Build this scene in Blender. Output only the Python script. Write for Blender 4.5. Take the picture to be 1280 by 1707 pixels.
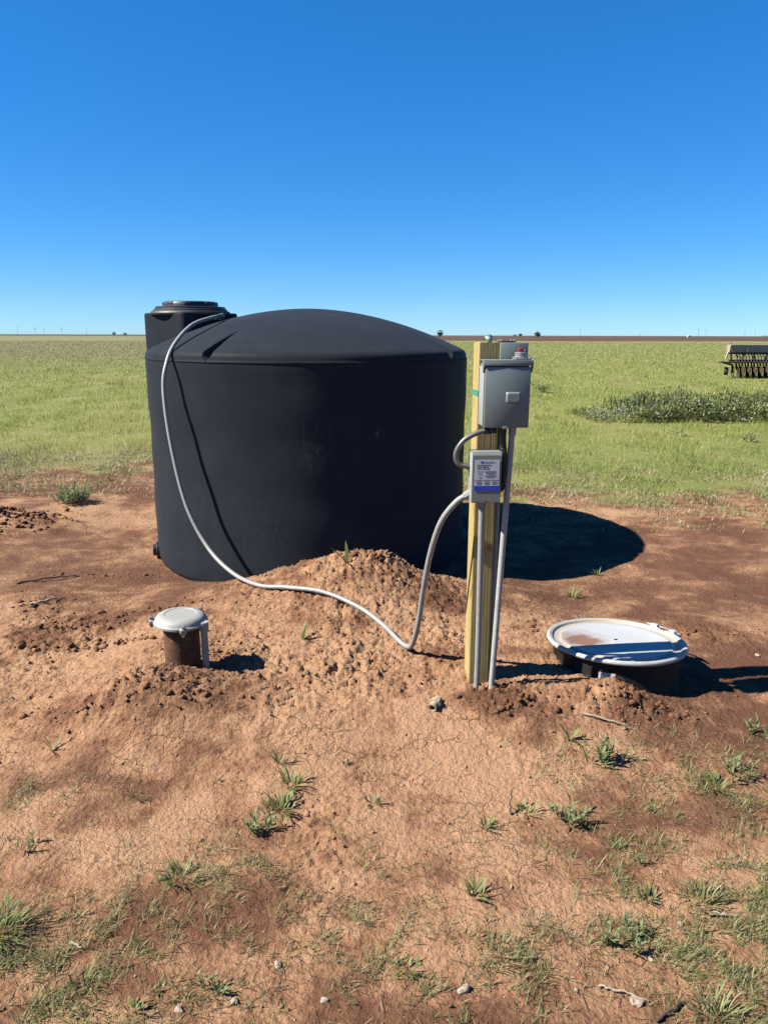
import bpy, bmesh, math
import numpy as np
from mathutils import Vector, Matrix, Euler

# ------------------------------------------------------------------ scene, camera, sky, sun
for o in list(bpy.data.objects):
    bpy.data.objects.remove(o, do_unlink=True)
scene = bpy.context.scene
COL = scene.collection
R = math.radians

SUN_EL, SUN_AZ = 44.2, 10.0          # elevation; degrees toward the viewer from due left
cam_d = bpy.data.cameras.new('camera')
cam = bpy.data.objects.new('camera', cam_d)
COL.objects.link(cam)
scene.camera = cam
cam_d.sensor_fit = 'VERTICAL'
cam_d.sensor_height = 36.0
cam_d.lens = 36.0 * 1233.0 / 1707.0
cam_d.clip_start = 0.05
cam_d.clip_end = 20000
cam.matrix_world = (Matrix.Translation((0, 0, 1.6)) @ Matrix.Rotation(R(90 - 13.455), 4, 'X')
                    @ Matrix.Rotation(R(0.16), 4, 'Z'))

world = bpy.data.worlds.new('World')
scene.world = world
world.use_nodes = True
wn = world.node_tree.nodes
wl = world.node_tree.links
wn.clear()
w_out = wn.new('ShaderNodeOutputWorld')
w_bg = wn.new('ShaderNodeBackground')
w_sky = wn.new('ShaderNodeTexSky')
w_sky.sky_type = 'NISHITA'
w_sky.sun_disc = False
w_sky.sun_elevation = R(SUN_EL)
w_sky.sun_rotation = R(180 + 90 - SUN_AZ)
w_sky.altitude = 0
w_sky.air_density = 0.8
w_sky.dust_density = 0.0
w_sky.ozone_density = 9.0
w_hs = wn.new('ShaderNodeHueSaturation')
w_hs.inputs['Saturation'].default_value = 1.38
w_bg.inputs['Strength'].default_value = 0.069
w_gm = wn.new('ShaderNodeGamma')
w_gm.inputs['Gamma'].default_value = 0.69
wl.new(w_sky.outputs[0], w_gm.inputs['Color'])
wl.new(w_gm.outputs[0], w_hs.inputs['Color'])
w_tint = wn.new('ShaderNodeMix')
w_tint.data_type = 'RGBA'
w_tint.blend_type = 'MULTIPLY'
w_tint.inputs[0].default_value = 1.0
w_tint.inputs[7].default_value = (0.66, 0.93, 1.14, 1)
wl.new(w_hs.outputs[0], w_tint.inputs[6])
wl.new(w_tint.outputs[2], w_bg.inputs[0])
wl.new(w_bg.outputs[0], w_out.inputs[0])

sun_d = bpy.data.lights.new('sun', 'SUN')
sun_d.energy = 5.0
sun_d.angle = R(0.5)
sun_d.color = (1.0, 0.94, 0.84)
sun = bpy.data.objects.new('sun', sun_d)
COL.objects.link(sun)
to_sun = Vector((-math.cos(R(SUN_EL)) * math.cos(R(SUN_AZ)), -math.cos(R(SUN_EL)) * math.sin(R(SUN_AZ)), math.sin(R(SUN_EL))))
sun.rotation_euler = to_sun.to_track_quat('Z', 'Y').to_euler()
sun.location = to_sun * 30

scene.view_settings.view_transform = 'Standard'
scene.view_settings.look = 'None'
scene.view_settings.exposure = 1.82
scene.view_settings.gamma = 1.0

# ------------------------------------------------------------------ numpy noise
def _h(ix, iy, seed):
    n = (ix.astype(np.int64) * 374761393 + iy.astype(np.int64) * 668265263 + seed * 974711) & 0xffffffff
    n = ((n ^ (n >> 13)) * 1274126177) & 0xffffffff
    n = (n ^ (n >> 16)) & 0xffffffff
    return n.astype(np.float64) / 4294967295.0

def noise(x, y, seed=0):
    """gradient noise, about -0.7..0.7"""
    x = np.asarray(x, dtype=np.float64); y = np.asarray(y, dtype=np.float64)
    ix = np.floor(x); iy = np.floor(y)
    fx = x - ix; fy = y - iy
    u = fx * fx * fx * (fx * (fx * 6 - 15) + 10)
    v = fy * fy * fy * (fy * (fy * 6 - 15) + 10)
    def gr(dx, dy):
        a = _h(ix + dx, iy + dy, seed) * 6.2831853
        return np.cos(a) * (fx - dx) + np.sin(a) * (fy - dy)
    a = gr(0, 0); b = gr(1, 0); c = gr(0, 1); d = gr(1, 1)
    return (a + u * (b - a)) * (1 - v) + (c + u * (d - c)) * v

def fbm(x, y, seed=0, n=4):
    t = 0; a = 1.0
    for i in range(n):
        t = t + a * noise(x * 2 ** i + 17.3 * i, y * 2 ** i - 9.1 * i, seed + i)
        a *= .5
    return t

def ss(a, b, t):
    t = np.clip((t - a) / (b - a), 0, 1)
    return t * t * (3 - 2 * t)

def gs(x, y, cx, cy, sx, sy):
    return np.exp(-((x - cx) / sx) ** 2 - ((y - cy) / sy) ** 2)

# ------------------------------------------------------------------ ground shape and soil maps
def hb(x, y):
    h = -.06 * np.exp(-(((x + .6) / 2.6) ** 2 + ((y - 5.9) / 1.5) ** 2) ** 2)
    plat = ss(-1.75, -.9, x) * (1 - ss(.55, 1.3, x)) * ss(2.25, 2.95, y) * (1 - ss(4.2, 5.0, y))
    h = h + .10 * plat
    sx = np.where(x < -.12, .58, .38); sy = np.where(y > 4.3, .42, .5)
    h = h + .245 * np.exp(-((x + .12) / sx) ** 2 - (np.abs(y - 4.3) / sy) ** 2)
    h = h + .095 * gs(x, y, -.96, 2.92, .27, .17)
    h = h + .065 * gs(x, y, -.98, 2.77, .26, .14)
    h = h + .012 * gs(x, y, .45, 2.84, .17, .07) - .02 * gs(x, y, .44, 2.98, .12, .07)
    h = h + .055 * gs(x, y, 1.15, 3.3, .65, .5) + .075 * gs(x, y, 1.0, 2.90, .22, .10)
    h = h + .09 * gs(x, y, -3.35, 6.3, .45, .3)
    h = h + .03 * gs(x, y, -2.6, 4.25, .8, .25) + .03 * gs(x, y, -2.3, 3.7, .6, .2)
    h = h + .02 * gs(x, y, 1.75, 3.75, .5, .3)
    return h

def crumb(x, y):
    """where the soil is loose and cloddy, 0..1"""
    c = 1.0 * gs(x, y, -.1, 4.15, .8, .55)
    c = np.maximum(c, 1.0 * gs(x, y, -.15, 3.35, .95, .65))
    c = np.maximum(c, .5 * gs(x, y, -1.7, 3.2, .8, .6))
    c = np.maximum(c, 1.15 * gs(x, y, -.92, 2.86, .42, .24))
    c = np.maximum(c, 1.1 * gs(x, y, .45, 2.88, .3, .16))
    c = np.maximum(c, 1.0 * gs(x, y, 1.0, 2.88, .33, .14))
    c = np.maximum(c, .75 * gs(x, y, -1.9, 3.75, .9, .35))
    c = np.maximum(c, .9 * gs(x, y, -2.7, 4.2, .9, .16))
    c = np.maximum(c, 1.0 * gs(x, y, -3.3, 6.25, .5, .35))
    c = np.maximum(c, .6 * gs(x, y, 1.6, 3.75, .5, .22))
    c = np.maximum(c, .55 * gs(x, y, -.22, 1.95, .14, .35))
    c = c * (0.85 + .9 * fbm(x * 2.1, y * 2.1, 11, 3)) + .16 * ss(.05, .45, fbm(x * 3.1, y * 3.1, 13, 3)) * (y < 7.5)
    return np.clip(c, 0, 1)

def dryness(x, y):
    d = np.full(np.shape(x), .37)
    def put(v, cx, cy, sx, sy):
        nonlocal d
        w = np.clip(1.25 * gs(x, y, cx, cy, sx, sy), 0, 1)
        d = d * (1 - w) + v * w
    put(.80, -.2, 2.75, 1.0, .55)
    put(.85, -1.7, 2.9, .75, .75)
    put(.88, -.1, 3.45, .8, .5)
    put(.62, -.1, 4.25, .6, .3)
    put(.75, 0, 2.2, .55, .4)
    put(.70, -.9, 2.25, .5, .3)
    put(.62, .25, 1.75, .5, .25)
    put(.55, -.25, 1.75, .16, .35)
    put(.34, -2.8, 5.35, 1.3, .65)
    put(.85, -3.0, 6.6, 1.2, .45)
    put(.75, -2.6, 3.9, 1.0, .45)
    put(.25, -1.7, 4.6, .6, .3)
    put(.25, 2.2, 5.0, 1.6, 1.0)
    put(.55, 1.7, 3.8, .6, .25)
    put(.60, 2.6, 7.0, 2.2, .5)
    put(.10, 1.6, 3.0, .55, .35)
    put(.65, .95, 2.45, .35, .22)
    put(.55, 1.25, 2.1, .35, .3)
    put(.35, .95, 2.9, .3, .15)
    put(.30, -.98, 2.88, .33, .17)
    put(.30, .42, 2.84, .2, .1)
    calm = 1 - .6 * gs(x, y, -2.7, 5.2, 1.5, .9) - .35 * gs(x, y, 2.3, 5.2, 1.6, 1.2)
    d = d + calm * (.75 * fbm(x * 1.9 + 3, y * 1.9, 21, 4) + .25 * noise(x * 14, y * 14, 27)) + .2 * fbm(x * 6, y * 9, 29, 3)
    return np.clip(d, 0, 1)

def sward(x, y):
    """0 bare .. 1 full field grass"""
    edge = np.where(x < -.5, 8.6, 7.45) + 1.2 * fbm(x * .55, y * .55, 31, 4)
    g = ss(-.35, 1.3, y - edge + .5 * fbm(x * 2.3, y * 2.3, 33, 3))
    g = np.maximum(g, ss(.08, .4, fbm(x * 1.6, y * 1.6, 35, 3)) * ss(-1.6, .2, y - edge) * .75)
    return g

def ground_z(x, y):
    x = np.asarray(x, dtype=np.float64); y = np.asarray(y, dtype=np.float64)
    h = hb(x, y)
    near = np.exp(-(np.maximum(y - 7, 0) / 4) ** 2) * np.exp(-(np.maximum(np.abs(x) - 4, 0) / 3) ** 2)
    c = crumb(x, y) * near
    wx = x + .02 * noise(x * 9, y * 9, 5); wy = y + .02 * noise(x * 9 + 40, y * 9, 6)
    h = h + .02 * near * fbm(x * 1.6, y * 1.6, 1, 2)
    h = h + near * (.007 * (1 + 1.2 * ss(3.6, 5.2, y)) * noise(wx * 6, wy * 6, 2) + .006 * np.abs(noise(wx * 17, wy * 17, 3)))
    h = h + c * (.060 * np.abs(noise(wx * 9, wy * 9, 7)) + .042 * np.abs(noise(wx * 19 + 5, wy * 19, 8))
                 + .042 * np.abs(noise(wx * 41, wy * 41, 9)) + .024 * noise(wx * 80, wy * 80, 10) - .020)
    h = h + near * (.005 * np.abs(noise(wx * 38, wy * 38, 14)) + .003 * noise(wx * 75, wy * 75, 15))
    # wheel ruts and a shallow dried puddle left of the tank
    rut = np.exp(-((y - 4.75 - .16 * x + .05 * noise(x * 2, x * 0, 4)) / .07) ** 2) * ss(-2.0, -2.6, x) if False else 0
    h = h + .10 * near * np.clip(fbm(x * .9, y * .9, 51, 2), -.3, .3) * .15
    return h

def gz(x, y):
    return float(ground_z(np.array([x]), np.array([y]))[0])

# ------------------------------------------------------------------ helpers
def tag(o, label=None, cat=None, group=None, kind=None):
    if label: o['label'] = label
    if cat: o['category'] = cat
    if group: o['group'] = group
    if kind: o['kind'] = kind
    return o

def empty(name, loc, label, cat, group=None):
    o = bpy.data.objects.new(name, None)
    o.location = loc
    o.empty_display_size = .05
    COL.objects.link(o)
    return tag(o, label, cat, group)

def link(name, me, mat=None, parent=None, smooth=False, loc=None):
    o = bpy.data.objects.new(name, me)
    COL.objects.link(o)
    if mat is not None and not me.materials:
        me.materials.append(mat)
    if smooth:
        me.polygons.foreach_set('use_smooth', np.ones(len(me.polygons), dtype=bool))
    if loc is not None:
        o.location = loc
    if parent is not None:
        o.parent = parent
        if loc is None:
            w = Vector((0, 0, 0)); p = parent
            while p is not None:
                w += p.location; p = p.parent
            o.location = -w          # geometry given in world metres
    return o

class MB:
    def __init__(self):
        self.v = []; self.f = []
    def add(self, vs, fs):
        n = len(self.v)
        self.v += [tuple(p) for p in vs]
        self.f += [tuple(i + n for i in f) for f in fs]
        return self
    def box(self, c, s, rot=None, bevel=0.0, seg=2):
        bm = bmesh.new()
        bmesh.ops.create_cube(bm, size=1)
        for v in bm.verts:
            v.co = Vector((v.co.x * s[0], v.co.y * s[1], v.co.z * s[2]))
        if bevel:
            bmesh.ops.bevel(bm, geom=bm.edges[:], offset=bevel, segments=seg, affect='EDGES', profile=.5)
        M = Matrix.Translation(c) @ (rot.to_matrix().to_4x4() if rot else Matrix())
        bm.verts.ensure_lookup_table()
        self.add([M @ v.co for v in bm.verts], [[v.index for v in f.verts] for f in bm.faces])
        bm.free()
        return self
    def tube(self, pts, rad, seg=12, caps=True):
        pts = [Vector(p) for p in pts]
        n = len(pts)
        rs = rad if isinstance(rad, (list, tuple)) else [rad] * n
        vs = []; fs = []
        t0 = (pts[1] - pts[0]).normalized()
        up = Vector((0, 0, 1)) if abs(t0.z) < .9 else Vector((0, 1, 0))
        nrm = t0.cross(up).normalized()
        for i, p in enumerate(pts):
            t = (pts[min(i + 1, n - 1)] - pts[max(i - 1, 0)]).normalized()
            nrm = (nrm - t * nrm.dot(t)).normalized()
            b = t.cross(nrm)
            for k in range(seg):
                a = 2 * math.pi * k / seg
                vs.append(p + (nrm * math.cos(a) + b * math.sin(a)) * rs[i])
        for i in range(n - 1):
            for k in range(seg):
                k2 = (k + 1) % seg
                fs.append((i * seg + k, i * seg + k2, (i + 1) * seg + k2, (i + 1) * seg + k))
        if caps:
            fs.append(tuple(range(seg - 1, -1, -1)))
            fs.append(tuple((n - 1) * seg + k for k in range(seg)))
        return self.add(vs, fs)
    def lathe(self, prof, c=(0, 0, 0), seg=48, M=None, close=True):
        vs = []; fs = []
        n = len(prof)
        for r, z in prof:
            for k in range(seg):
                a = 2 * math.pi * k / seg
                p = Vector((r * math.cos(a), r * math.sin(a), z))
                if M is not None: p = M @ p
                vs.append(p + Vector(c))
        for i in range(n - 1):
            for k in range(seg):
                k2 = (k + 1) % seg
                fs.append((i * seg + k, i * seg + k2, (i + 1) * seg + k2, (i + 1) * seg + k))
        if close:
            fs.append(tuple(range(seg - 1, -1, -1)))
            fs.append(tuple((n - 1) * seg + k for k in range(seg)))
        return self.add(vs, fs)
    def cyl(self, p0, p1, r, seg=16):
        return self.tube([p0, p1], r, seg)
    def prism(self, poly, z0, z1, M=None):
        n = len(poly)
        vs = [Vector((x, y, z0)) for x, y in poly] + [Vector((x, y, z1)) for x, y in poly]
        if M is not None: vs = [M @ v for v in vs]
        fs = [tuple(range(n - 1, -1, -1)), tuple(range(n, 2 * n))]
        fs += [(i, (i + 1) % n, n + (i + 1) % n, n + i) for i in range(n)]
        return self.add(vs, fs)
    def build(self, name, mat, parent=None, smooth=None, loc=None):
        me = bpy.data.meshes.new(name)
        me.from_pydata(self.v, [], self.f)
        me.update()
        bm = bmesh.new(); bm.from_mesh(me)
        bmesh.ops.recalc_face_normals(bm, faces=bm.faces[:])
        bm.to_mesh(me); bm.free()
        o = link(name, me, mat, parent, False, loc)
        if smooth is not None:
            me.polygons.foreach_set('use_smooth', np.ones(len(me.polygons), dtype=bool))
            bm = bmesh.new(); bm.from_mesh(me)
            for e in bm.edges:
                e.smooth = not (len(e.link_faces) == 2 and e.calc_face_angle(0) > R(smooth))
            bm.to_mesh(me); bm.free()
        return o

def spline(pts, n=8):
    P = [Vector(p) for p in pts]
    P = [P[0] * 2 - P[1]] + P + [P[-1] * 2 - P[-2]]
    out = []
    for i in range(1, len(P) - 2):
        a, b, c, d = P[i - 1], P[i], P[i + 1], P[i + 2]
        for k in range(n):
            t = k / n
            out.append(.5 * ((2 * b) + (c - a) * t + (2 * a - 5 * b + 4 * c - d) * t * t + (3 * b - a - 3 * c + d) * t ** 3))
    out.append(P[-2])
    return out

# ------------------------------------------------------------------ materials
KEY = 0.375      # overall reflectance of the scene's surfaces, paired with the exposure above
class NT:
    def __init__(self, name):
        self.m = bpy.data.materials.new(name)
        self.m.use_nodes = True
        self.t = self.m.node_tree
        self.b = self.t.nodes['Principled BSDF']
        self.out = self.t.nodes['Material Output']
    def n(self, typ, **kw):
        x = self.t.nodes.new(typ)
        for k, v in kw.items():
            if k.startswith('i_'):
                key = k[2:].replace('_', ' ')
                x.inputs[key].default_value = v
            else:
                setattr(x, k, v)
        return x
    def l(self, a, b):
        self.t.links.new(a, b)
    def coord(self, scale=(1, 1, 1), kind='Object'):
        c = self.n('ShaderNodeTexCoord'); m = self.n('ShaderNodeMapping')
        m.inputs['Scale'].default_value = scale
        self.l(c.outputs[kind], m.inputs[0])
        return m.outputs[0]
    def noise(self, vec, scale, detail=4, rough=.55, dist=0):
        x = self.n('ShaderNodeTexNoise')
        x.inputs['Scale'].default_value = scale; x.inputs['Detail'].default_value = detail
        x.inputs['Roughness'].default_value = rough; x.inputs['Distortion'].default_value = dist
        self.l(vec, x.inputs['Vector'])
        return x.outputs[0]
    def ramp(self, fac, stops):
        x = self.n('ShaderNodeValToRGB')
        e = x.color_ramp.elements
        while len(e) < len(stops): e.new(.5)
        for k, (p, c) in enumerate(stops):
            e[k].position = p
            e[k].color = (c[0], c[1], c[2], 1) if isinstance(c, (tuple, list)) else (c, c, c, 1)
        self.l(fac, x.inputs[0])
        return x.outputs[0]
    def mix(self, fac, a, b, mode='MIX'):
        x = self.n('ShaderNodeMix', data_type='RGBA', blend_type=mode)
        for s, v in ((0, fac), (6, a), (7, b)):
            if isinstance(v, bpy.types.NodeSocket): self.l(v, x.inputs[s])
            elif isinstance(v, (int, float)): x.inputs[s].default_value = v if s == 0 else (v, v, v, 1)
            else: x.inputs[s].default_value = (v[0], v[1], v[2], 1)
        return x.outputs[2]
    def math(self, op, a, b=0.0, c=None):
        x = self.n('ShaderNodeMath', operation=op)
        for k, v in ((0, a), (1, b), (2, c)):
            if v is None: continue
            if isinstance(v, bpy.types.NodeSocket): self.l(v, x.inputs[k])
            else: x.inputs[k].default_value = v
        return x.outputs[0]
    def bump(self, h, dist, strength=1.0, normal=None):
        x = self.n('ShaderNodeBump')
        x.inputs['Distance'].default_value = dist; x.inputs['Strength'].default_value = strength
        self.l(h, x.inputs['Height'])
        if normal: self.l(normal, x.inputs['Normal'])
        self.l(x.outputs[0], self.b.inputs['Normal'])
        return x.outputs[0]
    def base(self, v):
        if isinstance(v, bpy.types.NodeSocket): self.l(self.mix(1.0, v, (KEY, KEY, KEY), 'MULTIPLY'), self.b.inputs['Base Color'])
        else: self.b.inputs['Base Color'].default_value = (v[0] * KEY, v[1] * KEY, v[2] * KEY, 1)
    def set(self, rough=.5, metal=0.0, spec=.5):
        if isinstance(rough, bpy.types.NodeSocket): self.l(rough, self.b.inputs['Roughness'])
        else: self.b.inputs['Roughness'].default_value = rough
        self.b.inputs['Metallic'].default_value = metal
        self.b.inputs['Specular IOR Level'].default_value = spec
    def attr(self, name):
        x = self.n('ShaderNodeAttribute'); x.attribute_name = name
        return x

def worn(name, col, rough=.5, metal=0.0, dirt=(.28, .17, .10), amount=.25, scale=14, spec=.5, var=.12, bump=.0006):
    """a plain surface with uneven tone, a little dirt and fine relief"""
    t = NT(name)
    v = t.coord()
    n1 = t.noise(v, scale, 6, .6)
    n2 = t.noise(v, scale * 5, 4, .6)
    lo = tuple(c * (1 - var) for c in col); hi = tuple(min(1, c * (1 + var)) for c in col)
    base = t.ramp(n2, [(.3, lo), (.7, hi)])
    m = t.ramp(n1, [(.52, 0), (.75, 1)])
    t.base(t.mix(t.math('MULTIPLY', m, amount), base, dirt))
    t.set(t.math('ADD', t.math('MULTIPLY', n1, .2), rough - .1), metal, spec)
    if bump: t.bump(n2, bump)
    return t.m

def mat_soil():
    t = NT('soil')
    v = t.coord()
    dry = t.attr('dry').outputs['Fac']
    cr = t.attr('crumb').outputs['Fac']
    gr = t.attr('sward').outputs['Fac']
    n1 = t.noise(v, 7, 8, .62)
    n2 = t.noise(v, 60, 5, .6)
    n3 = t.noise(v, 260, 3, .6)
    f = t.math('ADD', dry, t.math('MULTIPLY', t.math('SUBTRACT', n1, .5), 1.0))
    f = t.math('ADD', f, t.math('MULTIPLY', t.math('SUBTRACT', n2, .5), .7))
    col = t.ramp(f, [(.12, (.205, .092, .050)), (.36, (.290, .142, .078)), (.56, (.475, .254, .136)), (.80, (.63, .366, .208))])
    col = t.mix(t.math('MULTIPLY', t.ramp(n3, [(.35, 1), (.55, 0)]), .35), col, (.13, .065, .038))
    # pale grit
    vo = t.n('ShaderNodeTexVoronoi'); vo.inputs['Scale'].default_value = 130
    t.l(v, vo.inputs['Vector'])
    grit = t.math('MULTIPLY', t.math('LESS_THAN', vo.outputs['Distance'], .12), t.math('GREATER_THAN', n1, .56))
    col = t.mix(t.math('MULTIPLY', grit, .5), col, (.62, .47, .33))
    # field: turf, then ploughed land far off
    sep = t.n('ShaderNodeSeparateXYZ'); t.l(v, sep.inputs[0])
    X, Y = sep.outputs[0], sep.outputs[1]
    vf = t.coord((.25, .06, .25))
    f1 = t.noise(vf, 1.0, 6, .6)
    vf2 = t.coord((.02, .006, 1))
    f2 = t.noise(vf2, 1.0, 5, .6)
    f3 = t.noise(v, 9, 5, .6)
    turf = t.ramp(t.math('ADD', t.math('MULTIPLY', f1, .6), t.math('MULTIPLY', f3, .4)), [(.32, (.20, .23, .06)), (.5, (.30, .32, .09)), (.66, (.40, .36, .15))])
    far = t.ramp(f2, [(.35, (.25, .215, .125)), (.5, (.27, .26, .12)), (.65, (.30, .26, .15))])
    leftw = t.ramp(t.math('MULTIPLY_ADD', X, -.012, .5), [(.35, .25), (.75, 1)])
    turf = t.mix(t.math('MULTIPLY', t.ramp(t.math('MULTIPLY', Y, .01), [(.12, 0), (.6, .9)]), leftw), turf, far)
    col = t.mix(t.ramp(t.math('ADD', gr, t.math('MULTIPLY', t.math('SUBTRACT', n1, .5), .5)), [(.25, 0), (.75, 1)]), col, turf)
    pl = t.ramp(f2, [(.3, (.115, .060, .042)), (.7, (.165, .090, .062))])
    # ploughed strip right of the tank from 190 m, left from 900 m
    edge = t.math('ADD', t.math('MULTIPLY', t.math('LESS_THAN', X, -30.0), 520.0), 195.0)
    edge = t.math('ADD', edge, t.math('MULTIPLY', f2, 60))
    col = t.mix(t.math('GREATER_THAN', Y, edge), col, pl)
    col = t.mix(t.math('GREATER_THAN', Y, 1050.0), col, (.12, .115, .06))
    t.base(col)
    t.set(.95, 0, .15)
    # relief: shrinkage cracks on the dry crust + grain
    wv = t.n('ShaderNodeVectorMath', operation='ADD')
    nz = t.n('ShaderNodeTexNoise'); nz.inputs['Scale'].default_value = 14; nz.inputs['Detail'].default_value = 4
    t.l(v, nz.inputs['Vector'])
    sc = t.n('ShaderNodeVectorMath', operation='SCALE'); sc.inputs['Scale'].default_value = .09
    t.l(nz.outputs['Color'], sc.inputs[0])
    t.l(v, wv.inputs[0]); t.l(sc.outputs[0], wv.inputs[1])
    def crack(scale, w):
        vo2 = t.n('ShaderNodeTexVoronoi', feature='DISTANCE_TO_EDGE'); vo2.inputs['Scale'].default_value = scale
        t.l(wv.outputs[0], vo2.inputs['Vector'])
        return t.ramp(vo2.outputs['Distance'], [(0, 0), (w, 1)])
    c1 = crack(9, .020); c2 = crack(23, .045)
    msk = t.math('MULTIPLY', t.ramp(t.noise(v, 2.6, 3, .5), [(.47, 0), (.60, 1)]), t.ramp(dry, [(.35, 0), (.7, 1)]))
    msk = t.math('MULTIPLY', msk, t.ramp(cr, [(.25, 1), (.6, .15)]))
    ck = t.math('MULTIPLY', c1, t.math('ADD', t.math('MULTIPLY', c2, .22), .78))
    ck = t.math('SUBTRACT', 1.0, t.math('MULTIPLY', t.math('SUBTRACT', 1.0, ck), msk))
    h = t.math('ADD', t.math('MULTIPLY', ck, .8), t.math('MULTIPLY', n2, 1.1))
    h = t.math('ADD', h, t.math('MULTIPLY', n3, .18))
    h = t.math('ADD', h, t.math('MULTIPLY', n1, .5))
    t.bump(h, .016, 1.0)
    return t.m

def mat_leaf(name, trans=.35, attr='col', rough=.55):
    t = NT(name)
    a = t.mix(1.0, t.attr(attr).outputs['Color'], (KEY, KEY, KEY), 'MULTIPLY')
    d = t.n('ShaderNodeBsdfPrincipled'); d.inputs['Roughness'].default_value = rough
    d.inputs['Specular IOR Level'].default_value = .25
    tr = t.n('ShaderNodeBsdfTranslucent')
    mx = t.n('ShaderNodeMixShader'); mx.inputs[0].default_value = trans
    t.l(a, d.inputs['Base Color']); t.l(a, tr.inputs['Color'])
    t.l(d.outputs[0], mx.inputs[1]); t.l(tr.outputs[0], mx.inputs[2])
    t.l(mx.outputs[0], t.out.inputs['Surface'])
    return t.m

def mat_tank():
    t = NT('black_polyethylene')
    v = t.coord()
    vs = t.coord((9, 9, .55))
    n1 = t.noise(vs, 3, 7, .65)            # vertical streaks
    n2 = t.noise(v, 2.3, 6, .6)
    n3 = t.noise(v, 160, 4, .6)
    sep = t.n('ShaderNodeSeparateXYZ'); t.l(v, sep.inputs[0])
    col = t.ramp(n2, [(.3, (.0490, .0575, .0720)), (.7, (.0650, .0760, .0940))])
    dust = t.math('MULTIPLY', t.ramp(n1, [(.5, 0), (.72, 1)]), t.ramp(n2, [(.38, 0), (.66, 1)]))
    low = t.ramp(sep.outputs[2], [(.0, 1), (.18, .55), (.6, .2)])
    col = t.mix(t.math('MULTIPLY', t.math('MULTIPLY', dust, low), .36), col, (.30, .22, .17))
    # scuffs: pale scratches in short runs
    vsc = t.coord((2.2, 2.2, 60))
    s1 = t.noise(vsc, 2.0, 5, .7, .3)
    s2 = t.noise(v, 3.1, 3, .5)
    scf = t.math('MULTIPLY', t.ramp(s1, [(.60, 0), (.70, 1)]), t.ramp(s2, [(.58, 0), (.68, 1)]))
    col = t.mix(t.math('MULTIPLY', scf, .18), col, (.5, .5, .5))
    # rub marks at fixed places on the shell
    def spot(c, sx, sz):
        m_ = t.n('ShaderNodeMapping'); m_.vector_type = 'POINT'
        cc = t.n('ShaderNodeTexCoord')
        m_.inputs['Location'].default_value = (-c[0] / sx, -c[1] / sx, -c[2] / sz)
        m_.inputs['Scale'].default_value = (1 / sx, 1 / sx, 1 / sz)
        t.l(cc.outputs['Object'], m_.inputs[0])
        ln = t.n('ShaderNodeVectorMath', operation='LENGTH'); t.l(m_.outputs[0], ln.inputs[0])
        return t.ramp(ln.outputs['Value'], [(0, 1), (1, 0)])
    fleck = t.ramp(t.noise(t.coord((1, 1, .35)), 42, 6, .7, .6), [(.50, 0), (.62, 1)])
    fine = t.ramp(t.noise(t.coord((1, 1, 9)), 16, 5, .7, .8), [(.55, 0), (.66, 1)])
    for c_, sx_, sz_, tex, am in (((0.143, -1.177, 0.985), .14, .26, fleck, .16), ((-0.136, -1.178, 0.387), .22, .20, fleck, .07), ((0.539, -1.056, 1.045), .05, .05, fleck, .5),
                                  ((0.458, -1.094, 1.497), .34, .035, fine, .30), ((0.04, -1.185, 1.316), .16, .05, fine, .26), ((-0.644, -0.996, 0.66), .10, .10, fleck, .06)):
        col = t.mix(t.math('MULTIPLY', t.math('MULTIPLY', spot(c_, sx_, sz_), tex), am), col, (.55, .52, .48))
    t.base(col)
    t.set(t.math('ADD', t.math('MULTIPLY', n2, .22), .44), 0, .03)
    t.b.inputs['Diffuse Roughness'].default_value = 1.0
    t.bump(t.math('ADD', t.math('MULTIPLY', n3, .25), t.math('MULTIPLY', n2, 2.2)), .0016)
    return t.m

def mat_wood():
    t = NT('treated_pine')
    v = t.coord((1, 1, .05))
    n1 = t.noise(v, 60, 6, .6, .4)
    n2 = t.noise(t.coord((1, 1, .25)), 8, 4, .5)
    w = t.n('ShaderNodeTexWave', wave_type='BANDS', bands_direction='X')
    w.inputs['Scale'].default_value = 26; w.inputs['Distortion'].default_value = 5; w.inputs['Detail'].default_value = 3
    w.inputs['Detail Scale'].default_value = 1.2
    t.l(t.coord((1, .6, .12)), w.inputs['Vector'])
    f = t.math('ADD', t.math('MULTIPLY', w.outputs[0], .12), t.math('MULTIPLY', n1, .88))
    col = t.ramp(f, [(.20, (.52, .37, .12)), (.5, (.66, .51, .20)), (.8, (.76, .61, .28))])
    col = t.mix(t.math('MULTIPLY', t.ramp(n2, [(.5, 0), (.75, 1)]), .4), col, (.36, .27, .08))
    kn = t.noise(t.coord((1, 1, .45)), 17, 3, .5, .3)
    col = t.mix(t.math('MULTIPLY', t.ramp(kn, [(.66, 0), (.74, 1)]), .75), col, (.36, .18, .06))
    # incising dashes of the pressure treatment
    br = t.n('ShaderNodeTexBrick'); br.inputs['Scale'].default_value = 55
    br.inputs['Mortar Size'].default_value = .03; br.inputs['Brick Width'].default_value = .9
    t.l(t.coord(), br.inputs['Vector'])
    t.base(col); t.set(.72, 0, .25)
    t.bump(t.math('ADD', f, t.math('MULTIPLY', br.outputs['Fac'], -.35)), .0018)
    return t.m

def mat_rust():
    t = NT('rusty_steel')
    v = t.coord()
    n1 = t.noise(v, 22, 8, .65); n2 = t.noise(v, 120, 4, .6)
    col = t.ramp(n1, [(.3, (.085, .036, .018)), (.5, (.17, .082, .04)), (.7, (.30, .18, .10))])
    t.base(t.mix(t.math('MULTIPLY', n2, .4), col, (.20, .10, .055)))
    t.set(.85, .1, .3); t.bump(n2, .002)
    return t.m

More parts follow.
